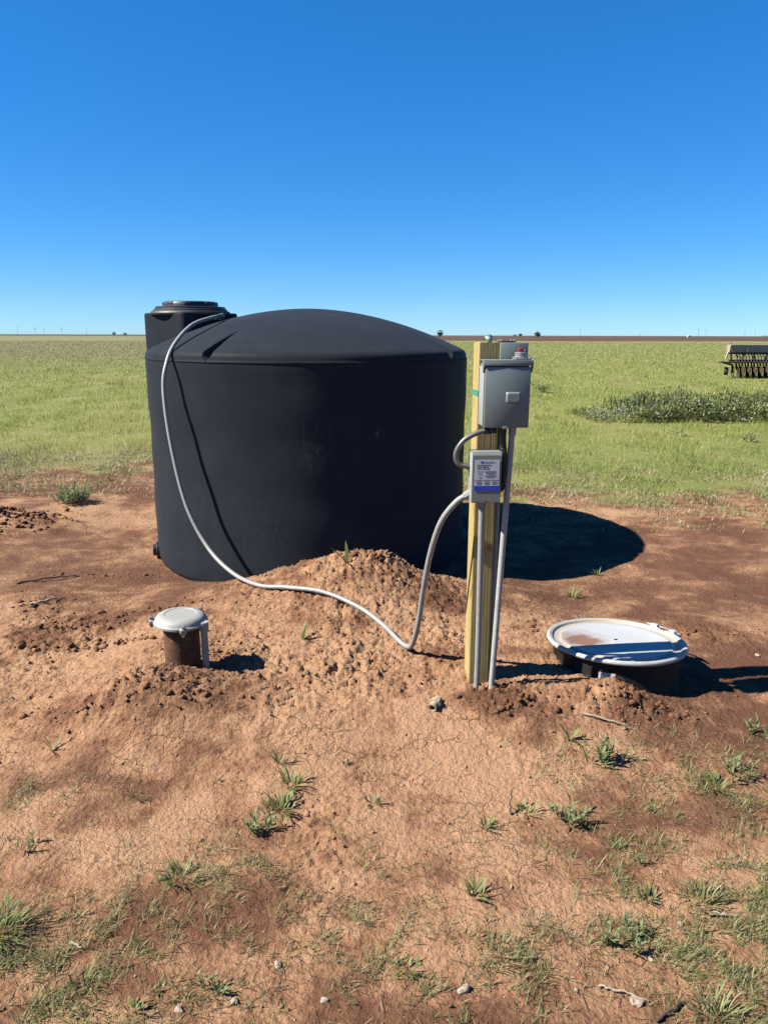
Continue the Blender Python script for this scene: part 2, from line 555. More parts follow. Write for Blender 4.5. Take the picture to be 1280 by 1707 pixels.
def mat_lid():
    t = NT('weathered_lid_paint')
    v = t.coord()
    n1 = t.noise(v, 9, 8, .65); n2 = t.noise(v, 40, 5, .6)
    sep = t.n('ShaderNodeSeparateXYZ'); t.l(v, sep.inputs[0])
    X, Y = sep.outputs[0], sep.outputs[1]
    r = t.math('SQRT', t.math('ADD', t.math('POWER', X, 2), t.math('POWER', Y, 2)))
    rim = t.math('ADD', t.ramp(r, [(.19, 0), (.275, 1)]), t.math('MULTIPLY', t.math('SUBTRACT', n1, .5), 1.5))
    col = t.mix(n2, (.57, .60, .63), (.68, .70, .71))
    stain = t.ramp(rim, [(.45, 0), (.95, 1)])
    col = t.mix(t.math('MULTIPLY', stain, .5), col, (.52, .38, .20))
    # caked soil toward one side
    px = t.math('ADD', X, .165); py = t.math('ADD', Y, -.0)
    rr = t.math('SQRT', t.math('ADD', t.math('POWER', px, 2), t.math('POWER', py, 2)))
    q = t.math('ADD', rr, t.math('MULTIPLY', t.math('SUBTRACT', n1, .5), .22))
    cake = t.ramp(q, [(.065, 1), (.085, .55), (.15, 0)])
    col = t.mix(cake, col, (.33, .17, .10))
    t.base(col); t.set(.55, 0, .4); t.bump(n2, .0012)
    return t.m

def mat_blackmetal():
    t = NT('black_drum_paint')
    v = t.coord()
    n1 = t.noise(v, 16, 8, .65)
    sep = t.n('ShaderNodeSeparateXYZ'); t.l(v, sep.inputs[0])
    m = t.math('ADD', t.ramp(n1, [(.45, 0), (.75, 1)]), t.ramp(sep.outputs[2], [(-.05, .35), (.02, 0)]))
    t.base(t.mix(t.math('MULTIPLY', m, .12), (.012, .012, .013), (.20, .12, .075)))
    t.set(.55, 0, .18); t.bump(n1, .001)
    return t.m

M_SOIL = mat_soil()
M_CLOD = None
M_TANK = mat_tank()
M_TANKD = worn('black_lid_plastic', (.010, .011, .012), .5, amount=.05)
M_FIT = worn('black_fitting_plastic', (.012, .012, .013), .4, amount=.15)
M_WOOD = mat_wood()
M_RUST = mat_rust()
M_BOX = worn('grey_enamel', (.270, .335, .320), .38, amount=.05, var=.03, scale=6, bump=.0002)
M_BOX2 = worn('pale_grey_enamel', (.32, .34, .315), .40, amount=.05, var=.03, scale=6, bump=.0002)
M_SUNSIDE = worn('sunlit_side_enamel', (.50, .52, .505), .42, amount=.06, var=.03, scale=6, bump=.0002)  # grey enamel lightened so the boxes' left sides look sunlit
M_PVC = worn('grey_pvc', (.40, .40, .39), .5, amount=.25, scale=10)
M_PVCW = worn('whitish_pvc', (.58, .57, .54), .5, amount=.30, scale=10)
M_HOSE = worn('grey_hose_jacket', (.42, .42, .41), .5, amount=.25, scale=9, var=.08)
M_HOSED = worn('dark_grey_flex', (.16, .155, .15), .4, amount=.1, scale=9)
M_BLACK = worn('black_rubber', (.012, .012, .012), .55, amount=.1)
M_CAP = worn('cast_aluminium_cap', (.46, .47, .44), .6, .0, amount=.2, scale=18)
M_ZINC = worn('zinc_metal', (.55, .56, .56), .38, .6, amount=.1, scale=30)
M_RED = worn('red_plastic', (.33, .025, .015), .4, amount=.05)
M_RING = worn('galvanised_ring', (.62, .64, .63), .48, .1, amount=.22, scale=12)
M_LID = mat_lid()
M_DRUM = mat_blackmetal()
M_LABEL = worn('white_label', (.90, .92, .95), .45, amount=.03, var=.02, bump=0)
M_BLUE = worn('blue_print', (.012, .085, .85), .45, amount=.02, var=.04, bump=0)
M_INK = worn('dark_ink', (.035, .035, .05), .5, amount=.0, bump=0)
M_INKG = worn('grey_ink', (.30, .31, .33), .5, amount=.0, bump=0)
M_INKR = worn('orange_ink', (.42, .15, .09), .5, amount=.0, bump=0)
M_TAPE = worn('green_tape', (.045, .42, .26), .5, amount=.05)
M_FLAG = worn('mint_flagging', (.38, .66, .50), .6, amount=.05)
M_FLAGB = worn('navy_flagging', (.05, .10, .16), .6, amount=.05)
M_BRASS = worn('dirty_tan_plastic', (.55, .44, .29), .6, amount=.3, scale=40)
M_GALV = worn('galvanised_hopper', (.40, .44, .45), .5, .0, amount=.2, scale=4)
M_IRON = worn('rusty_iron', (.060, .036, .026), .85, .1, amount=.3, scale=8)
M_DIRTYW = worn('weathered_end_panel', (.52, .42, .30), .7, amount=.2, scale=8)
M_TYRE = worn('old_tyre', (.02, .02, .02), .85, amount=.3)
M_STONE = worn('pale_stone', (.50, .40, .31), .85, amount=.25, scale=60, var=.2, bump=.002)
M_TWIG = worn('bleached_twig', (.46, .37, .27), .85, amount=.3, scale=40, var=.2)
M_TWIGD = worn('dark_twig', (.10, .065, .045), .9, amount=.3, scale=40, var=.2)
M_LEAF = mat_leaf('weed_leaf')
M_GRASS = mat_leaf('grass_blade', .32)
M_POLE = worn('grey_pole', (.20, .18, .16), .9, amount=.0)
M_TURB = worn('turbine_white', (.45, .5, .56), .6, amount=.0)
M_BUILD = worn('white_shed', (.75, .75, .73), .7, amount=.0)
M_BARK = worn('bark', (.10, .075, .055), .9, amount=.0)

def mat_clod():
    t = NT('clod_soil')
    v = t.coord()
    n1 = t.noise(v, 40, 6, .6); n2 = t.noise(v, 6, 3, .5)
    a = t.attr('col').outputs['Color']
    t.base(t.mix(t.math('MULTIPLY', n1, .35), a, t.ramp(n2, [(.35, (.20, .095, .05)), (.65, (.38, .20, .115))])))
    t.set(.95, 0, .15); t.bump(n1, .008)
    return t.m
M_CLOD = mat_clod()

# ------------------------------------------------------------------ ground sheet
def grade(a, b, s0, growth, limit):
    out = [a]; s = s0
    while out[-1] < limit:
        s *= growth; out.append(out[-1] + s)
    return out

def axis_x():
    core = list(np.arange(-2.0, 2.0001, .0085))
    r = []; p = core[-1]; s = .0085
    while p < 9000:
        s *= 1.035 if p < 5 else 1.12
        p += s; r.append(p)
    return np.array([-q for q in reversed(r)] + core + r)

def axis_y():
    out = [-60., -20., -6., -2., 0., .6, 1.0]
    p = 1.2
    while p < 8.5:
        out.append(p); p += .0033 * p
    s = .03
    while p < 9500:
        out.append(p); s *= 1.08; p += s
    return np.array(out)

def build_ground():
    X = axis_x(); Y = axis_y()
    nx, ny = len(X), len(Y)
    gx, gy = np.meshgrid(X, Y)
    gx = gx.ravel(); gy = gy.ravel()
    z = np.zeros_like(gx)
    nr = (np.abs(gx) < 14) & (gy > -3) & (gy < 22)
    z[nr] = ground_z(gx[nr], gy[nr])
    co = np.stack([gx, gy, z], 1)
    i = np.arange(nx - 1)[None, :] + nx * np.arange(ny - 1)[:, None]
    i = i.ravel()
    f = np.stack([i, i + 1, i + nx + 1, i + nx], 1)
    me = bpy.data.meshes.new('ground')
    me.vertices.add(len(co)); me.vertices.foreach_set('co', co.ravel())
    me.loops.add(f.size); me.loops.foreach_set('vertex_index', f.ravel())
    me.polygons.add(len(f)); me.polygons.foreach_set('loop_start', np.arange(0, f.size, 4))
    me.update()
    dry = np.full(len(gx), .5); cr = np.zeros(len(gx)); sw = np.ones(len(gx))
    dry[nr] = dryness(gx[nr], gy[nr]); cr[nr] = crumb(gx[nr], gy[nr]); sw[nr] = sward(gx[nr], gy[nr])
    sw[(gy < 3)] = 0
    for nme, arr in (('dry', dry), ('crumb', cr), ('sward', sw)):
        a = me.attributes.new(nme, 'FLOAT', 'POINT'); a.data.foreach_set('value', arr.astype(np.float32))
    o = link('ground', me, M_SOIL, smooth=True)
    tag(o, 'red brown soil with dry tan crust turning into a flat green field', kind='structure')
    return o
build_ground()

# ------------------------------------------------------------------ loose clods on the soil
rng = np.random.RandomState(7)
def ico():
    bm = bmesh.new(); bmesh.ops.create_icosphere(bm, subdivisions=1, radius=1)
    v = np.array([p.co[:] for p in bm.verts]); f = np.array([[q.index for q in p.verts] for p in bm.faces]); bm.free()
    return v, f
def tri_mesh(name, co, tris, col, mat, smooth=False):
    me = bpy.data.meshes.new(name)
    me.vertices.add(len(co)); me.vertices.foreach_set('co', np.asarray(co, dtype=np.float32).ravel())
    me.loops.add(tris.size); me.loops.foreach_set('vertex_index', tris.ravel().astype(np.int32))
    me.polygons.add(len(tris)); me.polygons.foreach_set('loop_start', np.arange(0, tris.size, 3))
    me.update()
    a = me.attributes.new('col', 'FLOAT_COLOR', 'POINT')
    c4 = np.ones((len(co), 4), dtype=np.float32); c4[:, :3] = col
    a.data.foreach_set('color', c4.ravel())
    return link(name, me, mat, smooth=smooth)

def scatter_clods():
    iv, fi = ico()
    pts = []
    N = 130000
    x = rng.uniform(-3.9, 2.6, N); y = rng.uniform(1.3, 7.2, N)
    p = crumb(x, y) ** 1.5 * .36 + .0012
    k = rng.rand(N) < p
    x = x[k]; y = y[k]
    ok = np.hypot(x + .571, y - 5.725) > 1.2
    ok &= np.hypot(x - 1.1, y - 3.28) > .33
    ok &= np.hypot(x - .2, y - 2.76) > .13
    x = x[ok]; y = y[ok]
    n = len(x)
    size = .0030 + .0065 * rng.rand(n) ** 3
    big = rng.rand(n) < .025
    size[big] *= 2.0
    # dark heap at the left edge and broken lumps along the ridges
    ex = []; 
    for cx, cy, sx, sy, m, s in ((-3.40, 6.3, .30, .17, 320, .021), (-2.55, 4.12, .45, .06, 50, .017), (-1.75, 3.85, .25, .05, 40, .014),
                                 (-1.55, 3.55, .06, .03, 30, .016), (-1.33, 3.56, .09, .02, 30, .014), (-1.78, 3.56, .09, .03, 34, .015), (-.79, 3.35, .10, .03, 34, .013), (-1.30, 3.98, .22, .025, 50, .011), (-2.0, 4.9, .3, .03, 25, .012), (.50, 2.80, .10, .03, 46, .012),
                                 (1.0, 2.84, .18, .03, 50, .012), (1.62, 3.72, .12, .05, 26, .017), (.78, 3.62, .06, .05, 12, .02), (-.9, 2.8, .2, .06, 60, .011),
                                 (0.02, 4.28, .06, .05, 26, .016), (.15, 4.2, .25, .08, 60, .012), (-.3, 4.28, .3, .06, 40, .010)):
        for _ in range(m):
            ex.append((rng.normal(cx, sx), rng.normal(cy, sy), s * (.45 + 1.0 * rng.rand() ** 2)))
    ex = np.array(ex)
    ex = ex[np.hypot(ex[:, 0] - .2, ex[:, 1] - 2.76) > .12]
    x = np.r_[x, ex[:, 0]]; y = np.r_[y, ex[:, 1]]; size = np.r_[size, ex[:, 2]]
    n = len(x)
    z = ground_z(x, y) + size * .12
    sc = size[:, None] * rng.uniform(.7, 1.25, (n, 3)); sc[:, 2] *= .8
    jit = 1 + rng.uniform(-.42, .42, (n, 12, 1))
    a = rng.uniform(0, 6.283, n); ca, sa = np.cos(a)[:, None], np.sin(a)[:, None]
    V = iv[None] * jit * sc[:, None, :]
    vx = V[..., 0] * ca - V[..., 1] * sa; vy = V[..., 0] * sa + V[..., 1] * ca
    V = np.stack([vx + x[:, None], vy + y[:, None], V[..., 2] + z[:, None]], -1)
    F = fi[None] + (np.arange(n) * 12)[:, None, None]
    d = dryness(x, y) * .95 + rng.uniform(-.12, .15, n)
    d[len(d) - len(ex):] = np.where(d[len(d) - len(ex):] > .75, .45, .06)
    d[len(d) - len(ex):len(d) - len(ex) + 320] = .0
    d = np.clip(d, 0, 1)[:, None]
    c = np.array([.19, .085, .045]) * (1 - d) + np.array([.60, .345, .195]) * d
    C = np.repeat(c[:, None, :], 12, 1)
    o = tri_mesh('loose_clods', V.reshape(-1, 3), F.reshape(-1, 3), C.reshape(-1, 3), M_CLOD)
    tag(o, 'loose crumbs and clods of red brown soil lying over the bare ground', 'soil clods', kind='stuff')
    return n
print('clods', scatter_clods())

# ------------------------------------------------------------------ water tank
TC = Vector((-.571, 5.725, -.06)); TR = 1.185
NOTCH = [R(a) for a in (-116.5, -29.6, 62, 152)]
def build_tank():
    root = empty('water_tank', TC, 'large black plastic water tank with domed top and raised square hatch', 'water tank')
    seam = 1.495        # above tank base
    prof = [(1.10, 0.0), (1.150, .008), (1.172, .028), (1.180, .06), (1.183, .12)]
    for k in range(1, 40):
        z = .12 + (seam - .12) * k / 40
        prof.append((1.183 + .0035 * math.sin(z * 5.2) + .002 * math.sin(z * 17), z))
    prof += [(1.184, seam - .006), (1.1885, seam - .004), (1.1885, seam)]
    seg = 220
    m = MB()
    vs = []; fs = []
    for i, (r, z) in enumerate(prof):
        for k in range(seg):
            a = 2 * math.pi * k / seg
            w = r + .0035 * math.sin(3 * a + 1.3) * min(1, z) + .002 * math.sin(7 * a + z * 2)
            vs.append(Vector((w * math.cos(a), w * math.sin(a), z)))
    for i in range(len(prof) - 1):
        for k in range(seg):
            k2 = (k + 1) % seg
            fs.append((i * seg + k, i * seg + k2, (i + 1) * seg + k2, (i + 1) * seg + k))
    m.add(vs, fs)
    m.build('tank_wall', M_TANK, root, 40, loc=(0, 0, 0))
    # dome with four V-shaped flutes cut into the shoulder
    base = [(1.1880, seam + .001), (1.1845, seam + .006), (1.183, seam + .02), (1.180, seam + .036), (1.170, seam + .052), (1.155, seam + .064)]
    pr = list(base)
    for k in range(1, 46):
        t = k / 45
        r = 1.155 * (1 - t)
        z = seam + .064 + (.355 - .064) * (1 - (r / 1.155) ** 1.9)
        pr.append((max(r, .004), z))
    ang = set(np.round(np.linspace(-math.pi, math.pi, 181)[:-1], 5).tolist())
    for n0 in NOTCH:
        for t in np.linspace(-.09, .09, 61):
            a = (n0 + t + math.pi) % (2 * math.pi) - math.pi
            ang.add(round(a, 5))
    ang = sorted(ang)
    na = len(ang)
    P = np.zeros((len(pr), na, 3))
    for i, (r, z) in enumerate(pr):
        r0, z0 = pr[max(i - 1, 0)]; r1, z1 = pr[min(i + 1, len(pr) - 1)]
        tx, tz = r1 - r0, z1 - z0; L = math.hypot(tx, tz) or 1
        nr_, nz_ = (tz / L, -tx / L)
        for k, a in enumerate(ang):
            dsp = 0
            for n0 in NOTCH:
                da = (a - n0 + math.pi) % (2 * math.pi) - math.pi
                tdist = da * r
                # path parameter: 0 inner tip .. 1 at shoulder
                u = (r - .845) / (1.183 - .845)
                if u <= 0 or abs(tdist) > .12: continue
                u = min(u, 1)
                if z < seam + .05: u = max(0, (z - seam - .004) / .046) * 1.0 if z < seam + .05 else u
                ctr = 0.0
                wl_, wr_ = .040 * u + .004, .034 * u + .004
                q = (tdist - ctr)
                f = 1 + q / wl_ if q < 0 else 1 - q / wr_
                dsp = max(dsp, max(0, f) * .080 * u)
            P[i, k] = ((r - dsp * nr_) * math.cos(a), (r - dsp * nr_) * math.sin(a), z - dsp * nz_)
    m = MB()
    vs = [tuple(p) for p in P.reshape(-1, 3)]
    fs = []
    for i in range(len(pr) - 1):
        for k in range(na):
            k2 = (k + 1) % na
            fs.append((i * na + k, i * na + k2, (i + 1) * na + k2, (i + 1) * na + k))
    fs.append(tuple((len(pr) - 1) * na + k for k in range(na)))
    m.add(vs, fs)
    m.build('tank_dome', M_TANK, root, 32, loc=(0, 0, 0))
    # hatch tower: rounded square rising at the rim
    cx, cy = -.875, .0
    def rsq(h, rc, n=6):
        out = []
        for q, (sx, sy) in enumerate(((1, 1), (-1, 1), (-1, -1), (1, -1))):
            for k in range(n + 1):
                a = math.pi / 2 * q + math.pi / 2 * k / n
                out.append((sx * (h - rc) + rc * math.cos(a), sy * (h - rc) + rc * math.sin(a)))
        return out
    rot = R(45 + 5)
    m = MB()
    lv = [(.255, 1.30, .045), (.254, 1.795, .045), (.250, 1.808, .04), (.243, 1.814, .035), (.10, 1.815, .03)]
    vs = []; fs = []; n = 28
    for h, z, rc in lv:
        for x, y in rsq(h, rc):
            vs.append((cx + x * math.cos(rot) - y * math.sin(rot), cy + x * math.sin(rot) + y * math.cos(rot), z))
    for i in range(len(lv) - 1):
        for k in range(n):
            fs.append((i * n + k, i * n + (k + 1) % n, (i + 1) * n + (k + 1) % n, (i + 1) * n + k))
    fs.append(tuple((len(lv) - 1) * n + k for k in range(n)))
    m.add(vs, fs)
    tw = m.build('hatch_tower', M_TANK, root, 35, loc=(0, 0, 0))
    m = MB()
    m.lathe([(.29, 1.800), (.292, 1.813), (.283, 1.826), (.268, 1.832), (.268, 1.838), (.262, 1.843), (.255, 1.845), (.255, 1.856), (.248, 1.860), (.10, 1.862)], (cx, cy, 0), 64)
    ld = m.build('hatch_lid', M_TANKD, tw, 35, loc=(0, 0, 0))
    m = MB()
    m.lathe([(.20, 1.858), (.20, 1.880), (.193, 1.892), (.180, 1.897), (.165, 1.892), (.160, 1.880), (.02, 1.879)], (cx, cy, 0), 64)
    for k in range(8):
        a = k * math.pi / 4 + .2
        m.box((cx + .186 * math.cos(a), cy + .186 * math.sin(a), 1.880), (.07, .03, .026), Euler((0, 0, a + math.pi / 2)), .008)
    m.build('lid_grip', M_TANKD, root, 35, loc=(0, 0, 0)).name = 'lid_grip'
    # outlet fitting low on the left
    a = R(-163)
    d = Vector((math.cos(a), math.sin(a), 0)); zc = .075
    m = MB()
    q = d.to_track_quat('Z', 'Y').to_matrix().to_4x4()
    m.lathe([(.062, .0), (.062, .022), (.056, .028), (.044, .030), (.044, .048), (.040, .052), (.030, .053)], d * 1.172 + Vector((0, 0, zc)), 10, q)
    m.build('outlet_fitting', M_FIT, root, 30, loc=(0, 0, 0))
build_tank()

# ------------------------------------------------------------------ flexible hose from tank to control box
HOSE = [(-1.165, 5.40, 1.724), (-1.197, 5.28, 1.712), (-1.287, 5.1, 1.661), (-1.357, 4.92, 1.545), (-1.385, 4.8, 1.424), (-1.398, 4.74, 1.258), (-1.351, 4.66, 0.925), (-1.255, 4.57, 0.556), (-1.111, 4.47, 0.308), (-0.929, 4.29, 0.198),
        (-.729, 4.068, None), (-.539, 3.946, None), (-.328, 3.846, None), (-.126, 3.705, None), (.002, 3.543, None),
        (.067, 3.405, None), (.110, 3.325, None), (.136, 3.27, .172), (.158, 3.18, .312), (.176, 3.10, .514), (.2, 3.03, .701), (.237, 2.98, .845), (.294, 2.955, .934), (.345, 2.95, .970)]
def build_hose():
    pts = []
    for x, y, z in HOSE:
        if z is None:
            z = float(hb(np.array(x), np.array(y))) + .03
            z = max(z, gz(x, y) + .012)
        pts.append((x, y, z))
    root = empty('flexible_hose', pts[0], 'pale grey flexible conduit looping from tank hatch over the dirt to control box', 'hose')
    m = MB(); m.tube(spline(pts, 10), .0125, 14)
    m.build('hose_jacket', M_HOSE, root, 40)
    m = MB()
    p0, p1 = Vector(pts[0]), Vector(pts[1])
    dr = (p1 - p0).normalized()
    m.tube([p0 - dr * .05, p0 - dr * .01], .022, 8); m.tube([p0 - dr * .012, p0 + dr * .055], .0165, 12)
    m.build('end_fitting', M_HOSED, root, 30)
    m = MB()
    p1, p0 = Vector(pts[-1]), Vector(pts[-2])
    dr = (p1 - p0).normalized()
    m.tube([p1 - dr * .02, p1 + dr * .012], .0175, 8)
    m.build('end_fitting', M_PVC, root, 30)
build_hose()

# ------------------------------------------------------------------ post and what hangs on it
def build_post():
    root = empty('wooden_post', (.414, 3.07, gz(.414, 3.07)), 'upright square timber post with yellowish wood carrying electrical boxes', 'post')
    z0, z1 = -.15, 1.573
    bm = bmesh.new()
    bmesh.ops.create_cube(bm, size=1)
    for v in bm.verts:
        v.co = Vector((v.co.x * .087, v.co.y * .105, (z0 + z1) / 2 + v.co.z * (z1 - z0)))
    bmesh.ops.bevel(bm, geom=bm.edges[:], offset=.003, segments=2, affect='EDGES')
    rot = Matrix.Rotation(R(6.0), 3, 'Z')
    for v in bm.verts: v.co = rot @ v.co + Vector((.414, 3.053, 0))
    me = bpy.data.meshes.new('post_timber'); bm.to_mesh(me); bm.free()
    link('post_timber', me, M_WOOD, root)
    # long drying check on the lit side
    m = MB()
    base = rot @ Vector((-.0437, -.040, 0)) + Vector((.414, 3.053, 0))
    m.add([base + Vector((-.0012, -.004, .20)), base + Vector((-.0012, .030, .42)), base + Vector((-.0012, .040, .55)), base + Vector((-.0012, .024, .42))], [(0, 1, 2, 3)])
    m.build('drying_check', M_TWIGD, root)
build_post()

def lettering(body, size, loc, mat, parent, name='lettering', bold=0.0):
    cu = bpy.data.curves.new('txt', 'FONT'); cu.body = body; cu.size = size; cu.extrude = .0001; cu.offset = bold
    to = bpy.data.objects.new('txt', cu); COL.objects.link(to)
    bpy.context.view_layer.update()
    dg = bpy.context.evaluated_depsgraph_get()
    me = bpy.data.meshes.new_from_object(to.evaluated_get(dg))
    bpy.data.objects.remove(to, do_unlink=True)
    me.transform(Matrix.Translation(loc) @ Matrix.Rotation(R(90), 4, 'X'))
    me.materials.clear()
    return link(name, me, mat, parent)

def build_disconnect():
    x0, x1, z0, z1 = .376, .555, 1.250, 1.508
    yf, yb = 2.865, 2.985
    root = empty('disconnect_box', ((x0 + x1) / 2, yb, z0), 'large grey metal disconnect box with rain hood and square latch on post', 'electrical box')
    cx = (x0 + x1) / 2; zc = (z0 + z1) / 2
    m = MB(); m.box((cx, (yf + yb) / 2 + .010, zc - .004), (x1 - x0 - .008, yb - yf - .022, z1 - z0 - .018), None, .003)
    m.build('enclosure', M_BOX, root, 30)
    # door: thin pan with folded edge
    m = MB(); m.box((cx, yf + .0075, zc - .012), (x1 - x0 - .004, .015, z1 - z0 - .026), None, .003)
    door = m.build('door', M_BOX, root, 30)
    # raised latch
    m = MB()
    def rr(w, h, r, n=5):
        out = []
        for q, (sx, sy) in enumerate(((1, 1), (-1, 1), (-1, -1), (1, -1))):
            for k in range(n + 1):
                a = math.pi / 2 * q + math.pi / 2 * k / n
                out.append((sx * (w / 2 - r) + r * math.cos(a), sy * (h / 2 - r) + r * math.sin(a)))
        return out
    lv = [(.058, .044, .001), (.055, .041, -.003), (.046, .032, -.0068), (.042, .028, -.0068)]
    vs = []; n = 24; fs = []
    for w, h, y in lv:
        for a, b in rr(w, h, .007): vs.append((.4885 + a, yf + y, 1.367 + b))
    for i in range(3):
        for k in range(n): fs.append((i * n + k, i * n + (k + 1) % n, (i + 1) * n + (k + 1) % n, (i + 1) * n + k))
    fs.append(tuple(3 * n + k for k in range(n)))
    m.add(vs, fs); m.build('latch', M_BOX, door, 50)
    # rain hood: top sheet with front lip and side cheeks
    m = MB()
    m.box((cx, (yf + yb) / 2 + .0002, z1 - .001), (x1 - x0 + .012, yb - yf + .0065, .003), None, .001)
    m.box((cx, yf - .0018, z1 - .0115), (x1 - x0 + .012, .003, .018), None, .001)
    for xx, s in ((x0 - .0045, 1), (x1 + .0045, -1)):
        m.prism([(yf - .0015, z1 - .003), (yf - .0015, z1 - .022), (yf + .012, z1 - .046), (yf + .024, z1 - .046), (yf + .03, z1 - .003)], xx - .001, xx + .001,
                Matrix(((0, 0, 1, 0), (1, 0, 0, 0), (0, 1, 0, 0), (0, 0, 0, 1))))
    m.build('rain_hood', M_BOX, root, 30)
    # folded side flange, painted paler to carry the sun on that side
    m = MB(); m.box((x0 - .0005, yf + .060, zc - .008), (.003, .096, z1 - z0 - .03), None, .001); m.build('sunlit_side_plate', M_SUNSIDE, root, 30)
    m = MB(); m.box((.462, yf - .0005, z0 + .0015), (.022, .003, .010), None, .0012); m.build('hasp', M_ZINC, root, 30)
    # hub with red plug on the roof
    m = MB()
    m.box((.528, yf + .055, z1 + .004), (.062, .066, .005), None, .0015)
    m.lathe([(.027, .006), (.027, .011), (.0235, .013), (.0235, .027), (.021, .029), (.012, .0295)], (.523, yf + .055, z1), 28)
    hub = m.build('conduit_hub', M_ZINC, root, 35)
    for dx, dy in ((-.026, -.026), (.026, -.026), (.026, .026), (-.026, .026)):
        m = MB(); m.lathe([(.006, .0065), (.006, .010), (.003, .012)], (.528 + dx, yf + .055 + dy, z1), 8); m.build('screw', M_ZINC, hub, 30)
    m = MB(); m.box((.523, yf + .055, z1 + .036), (.020, .020, .018), None, .003); m.lathe([(.018, .028), (.018, .032), (.01, .0325)], (.523, yf + .055, z1), 20)
    m.build('red_plug', M_RED, root, 35)
    root.rotation_euler = (0, 0, R(3))
    return root
build_disconnect()

def build_junction():
    x0, x1, z0, z1 = .452, .563, 1.48, 1.572
    yf, yb = 2.995, 3.11
    root = empty('junction_box', ((x0 + x1) / 2, yb, z0), 'smaller grey metal box behind the large disconnect box at post top', 'electrical box')
    root.rotation_euler = (0, 0, R(3))
    m = MB(); m.box(((x0 + x1) / 2, (yf + yb) / 2, (z0 + z1) / 2), (x1 - x0, yb - yf, z1 - z0), None, .0025); m.build('enclosure', M_BOX, root, 30)
    m = MB(); m.box((.487, 3.055, z1 + .004), (.062, .064, .006), None, .002); p = m.build('hub_plate', M_BLACK, root, 30)
    for dx in (-.026, .026):
        for dy in (-.026, .026):
            m = MB(); m.lathe([(.0065, .004), (.0065, .009), (.003, .012)], (.487 + dx, 3.055 + dy, z1), 8); m.build('screw', M_ZINC, p, 30)
    m = MB(); m.lathe([(.007, 0), (.007, .005), (.003, .007)], (.548, yf, 1.540), 10, Matrix.Rotation(R(90), 4, 'X')); m.build('screw', M_ZINC, root, 30)
build_junction()

def build_control():
    x0, x1, z0, z1 = .345, .4595, .948, 1.150
    yf, yb = 2.885, 2.975
    cx = (x0 + x1) / 2
    root = empty('pump_control_box', (cx, yb, z0), 'small pale grey pump control box with white label and blue stripe', 'control box')
    m = MB(); m.box((cx, (yf + yb) / 2 + .004, (z0 + z1) / 2 - .001), (x1 - x0 - .004, yb - yf - .008, z1 - z0 - .006), None, .003); m.build('enclosure', M_BOX2, root, 30)
    m = MB(); m.box((x0 - .0012, (yf + yb) / 2 + .002, (z0 + z1) / 2 - .001), (.002, yb - yf - .006, z1 - z0 - .004), None, .0008); m.build('sunlit_side_plate', M_SUNSIDE, root, 30)  # thin added plate, its paler colour stands in for sunlight on this side
    # cover with sloped top edge
    m = MB()
    m.prism([(yb - .004, z1 + .002), (yf + .006, z1 + .002), (yf, z1 - .010), (yf, z0 + .004), (yf + .004, z0), (yf + .010, z0), (yf + .010, z1 - .010), (yb - .004, z1 - .001)], x0, x1,
            Matrix(((0, 0, 1, 0), (1, 0, 0, 0), (0, 1, 0, 0), (0, 0, 0, 1))))
    m.build('cover', M_BOX2, root, 25)
    m = MB(); m.lathe([(.003, 0), (.003, .002), (.001, .0025)], (cx, yf, z0 + .008), 10, Matrix.Rotation(R(90), 4, 'X')); m.build('screw', M_INK, root, 30)
    m = MB(); m.box((cx, yf - .0012, 1.070), (.098, .0012, .104)); lab = m.build('label_plate', M_LABEL, root)
    y = yf - .0021
    lx = cx - .049
    m = MB(); m.box((cx, yf - .0013, 1.0085), (.098, .0014, .0165)); m.build('blue_stripe', M_BLUE, root)
    # printed marks
    m = MB(); m.prism([(-.006, .004), (.006, .004), (.005, -.002), (0, -.006), (-.005, -.002)], 0, .0002, Matrix.Translation((lx + .028, y, 1.1125)) @ Matrix.Rotation(R(90), 4, 'X')); m.build('shield_mark', M_BLUE, lab)
    lettering('CentriPro', .0105, (lx + .036, y, 1.109), M_INK, lab)
    lettering('Pump Control Box', .0072, (lx + .010, y, 1.0995), M_INK, lab, bold=.0001)
    lettering('Mod. CB05412', .0072, (lx + .010, y, 1.0920), M_INK, lab, bold=.0001)
    lettering('HP .5, Volts 230', .0072, (lx + .010, y, 1.0845), M_INK, lab, bold=.0001)
    m = MB()
    for k, (a, b) in enumerate(((.042, .085), (.042, .083), (.044, .086), (.055, .075), (.040, .088), (.042, .086), (.050, .078))):
        m.box((lx + (a + b) / 2, y, 1.077 - k * .0042), (b - a, .0003, .0016))
    for a, b, z in ((.008, .034, 1.076), (.016, .028, 1.068), (.012, .020, 1.064), (.024, .030, 1.064), (.016, .030, 1.054), (.018, .024, 1.049)):
        m.box((lx + (a + b) / 2, y, z), (b - a, .0003, .0014))
    for c in (.018, .049, .080):
        for q in range(4): m.box((lx + c, y, 1.0355 - q * .0037), (.022 - .003 * (q % 2), .0003, .0018))
    m.build('small_print', M_INKG, lab)
    m = MB(); m.box((cx, y, 1.042), (.096, .0003, .0016)); m.build('orange_rule', M_INKR, lab)
    root.rotation_euler = (0, 0, R(3))
build_control()

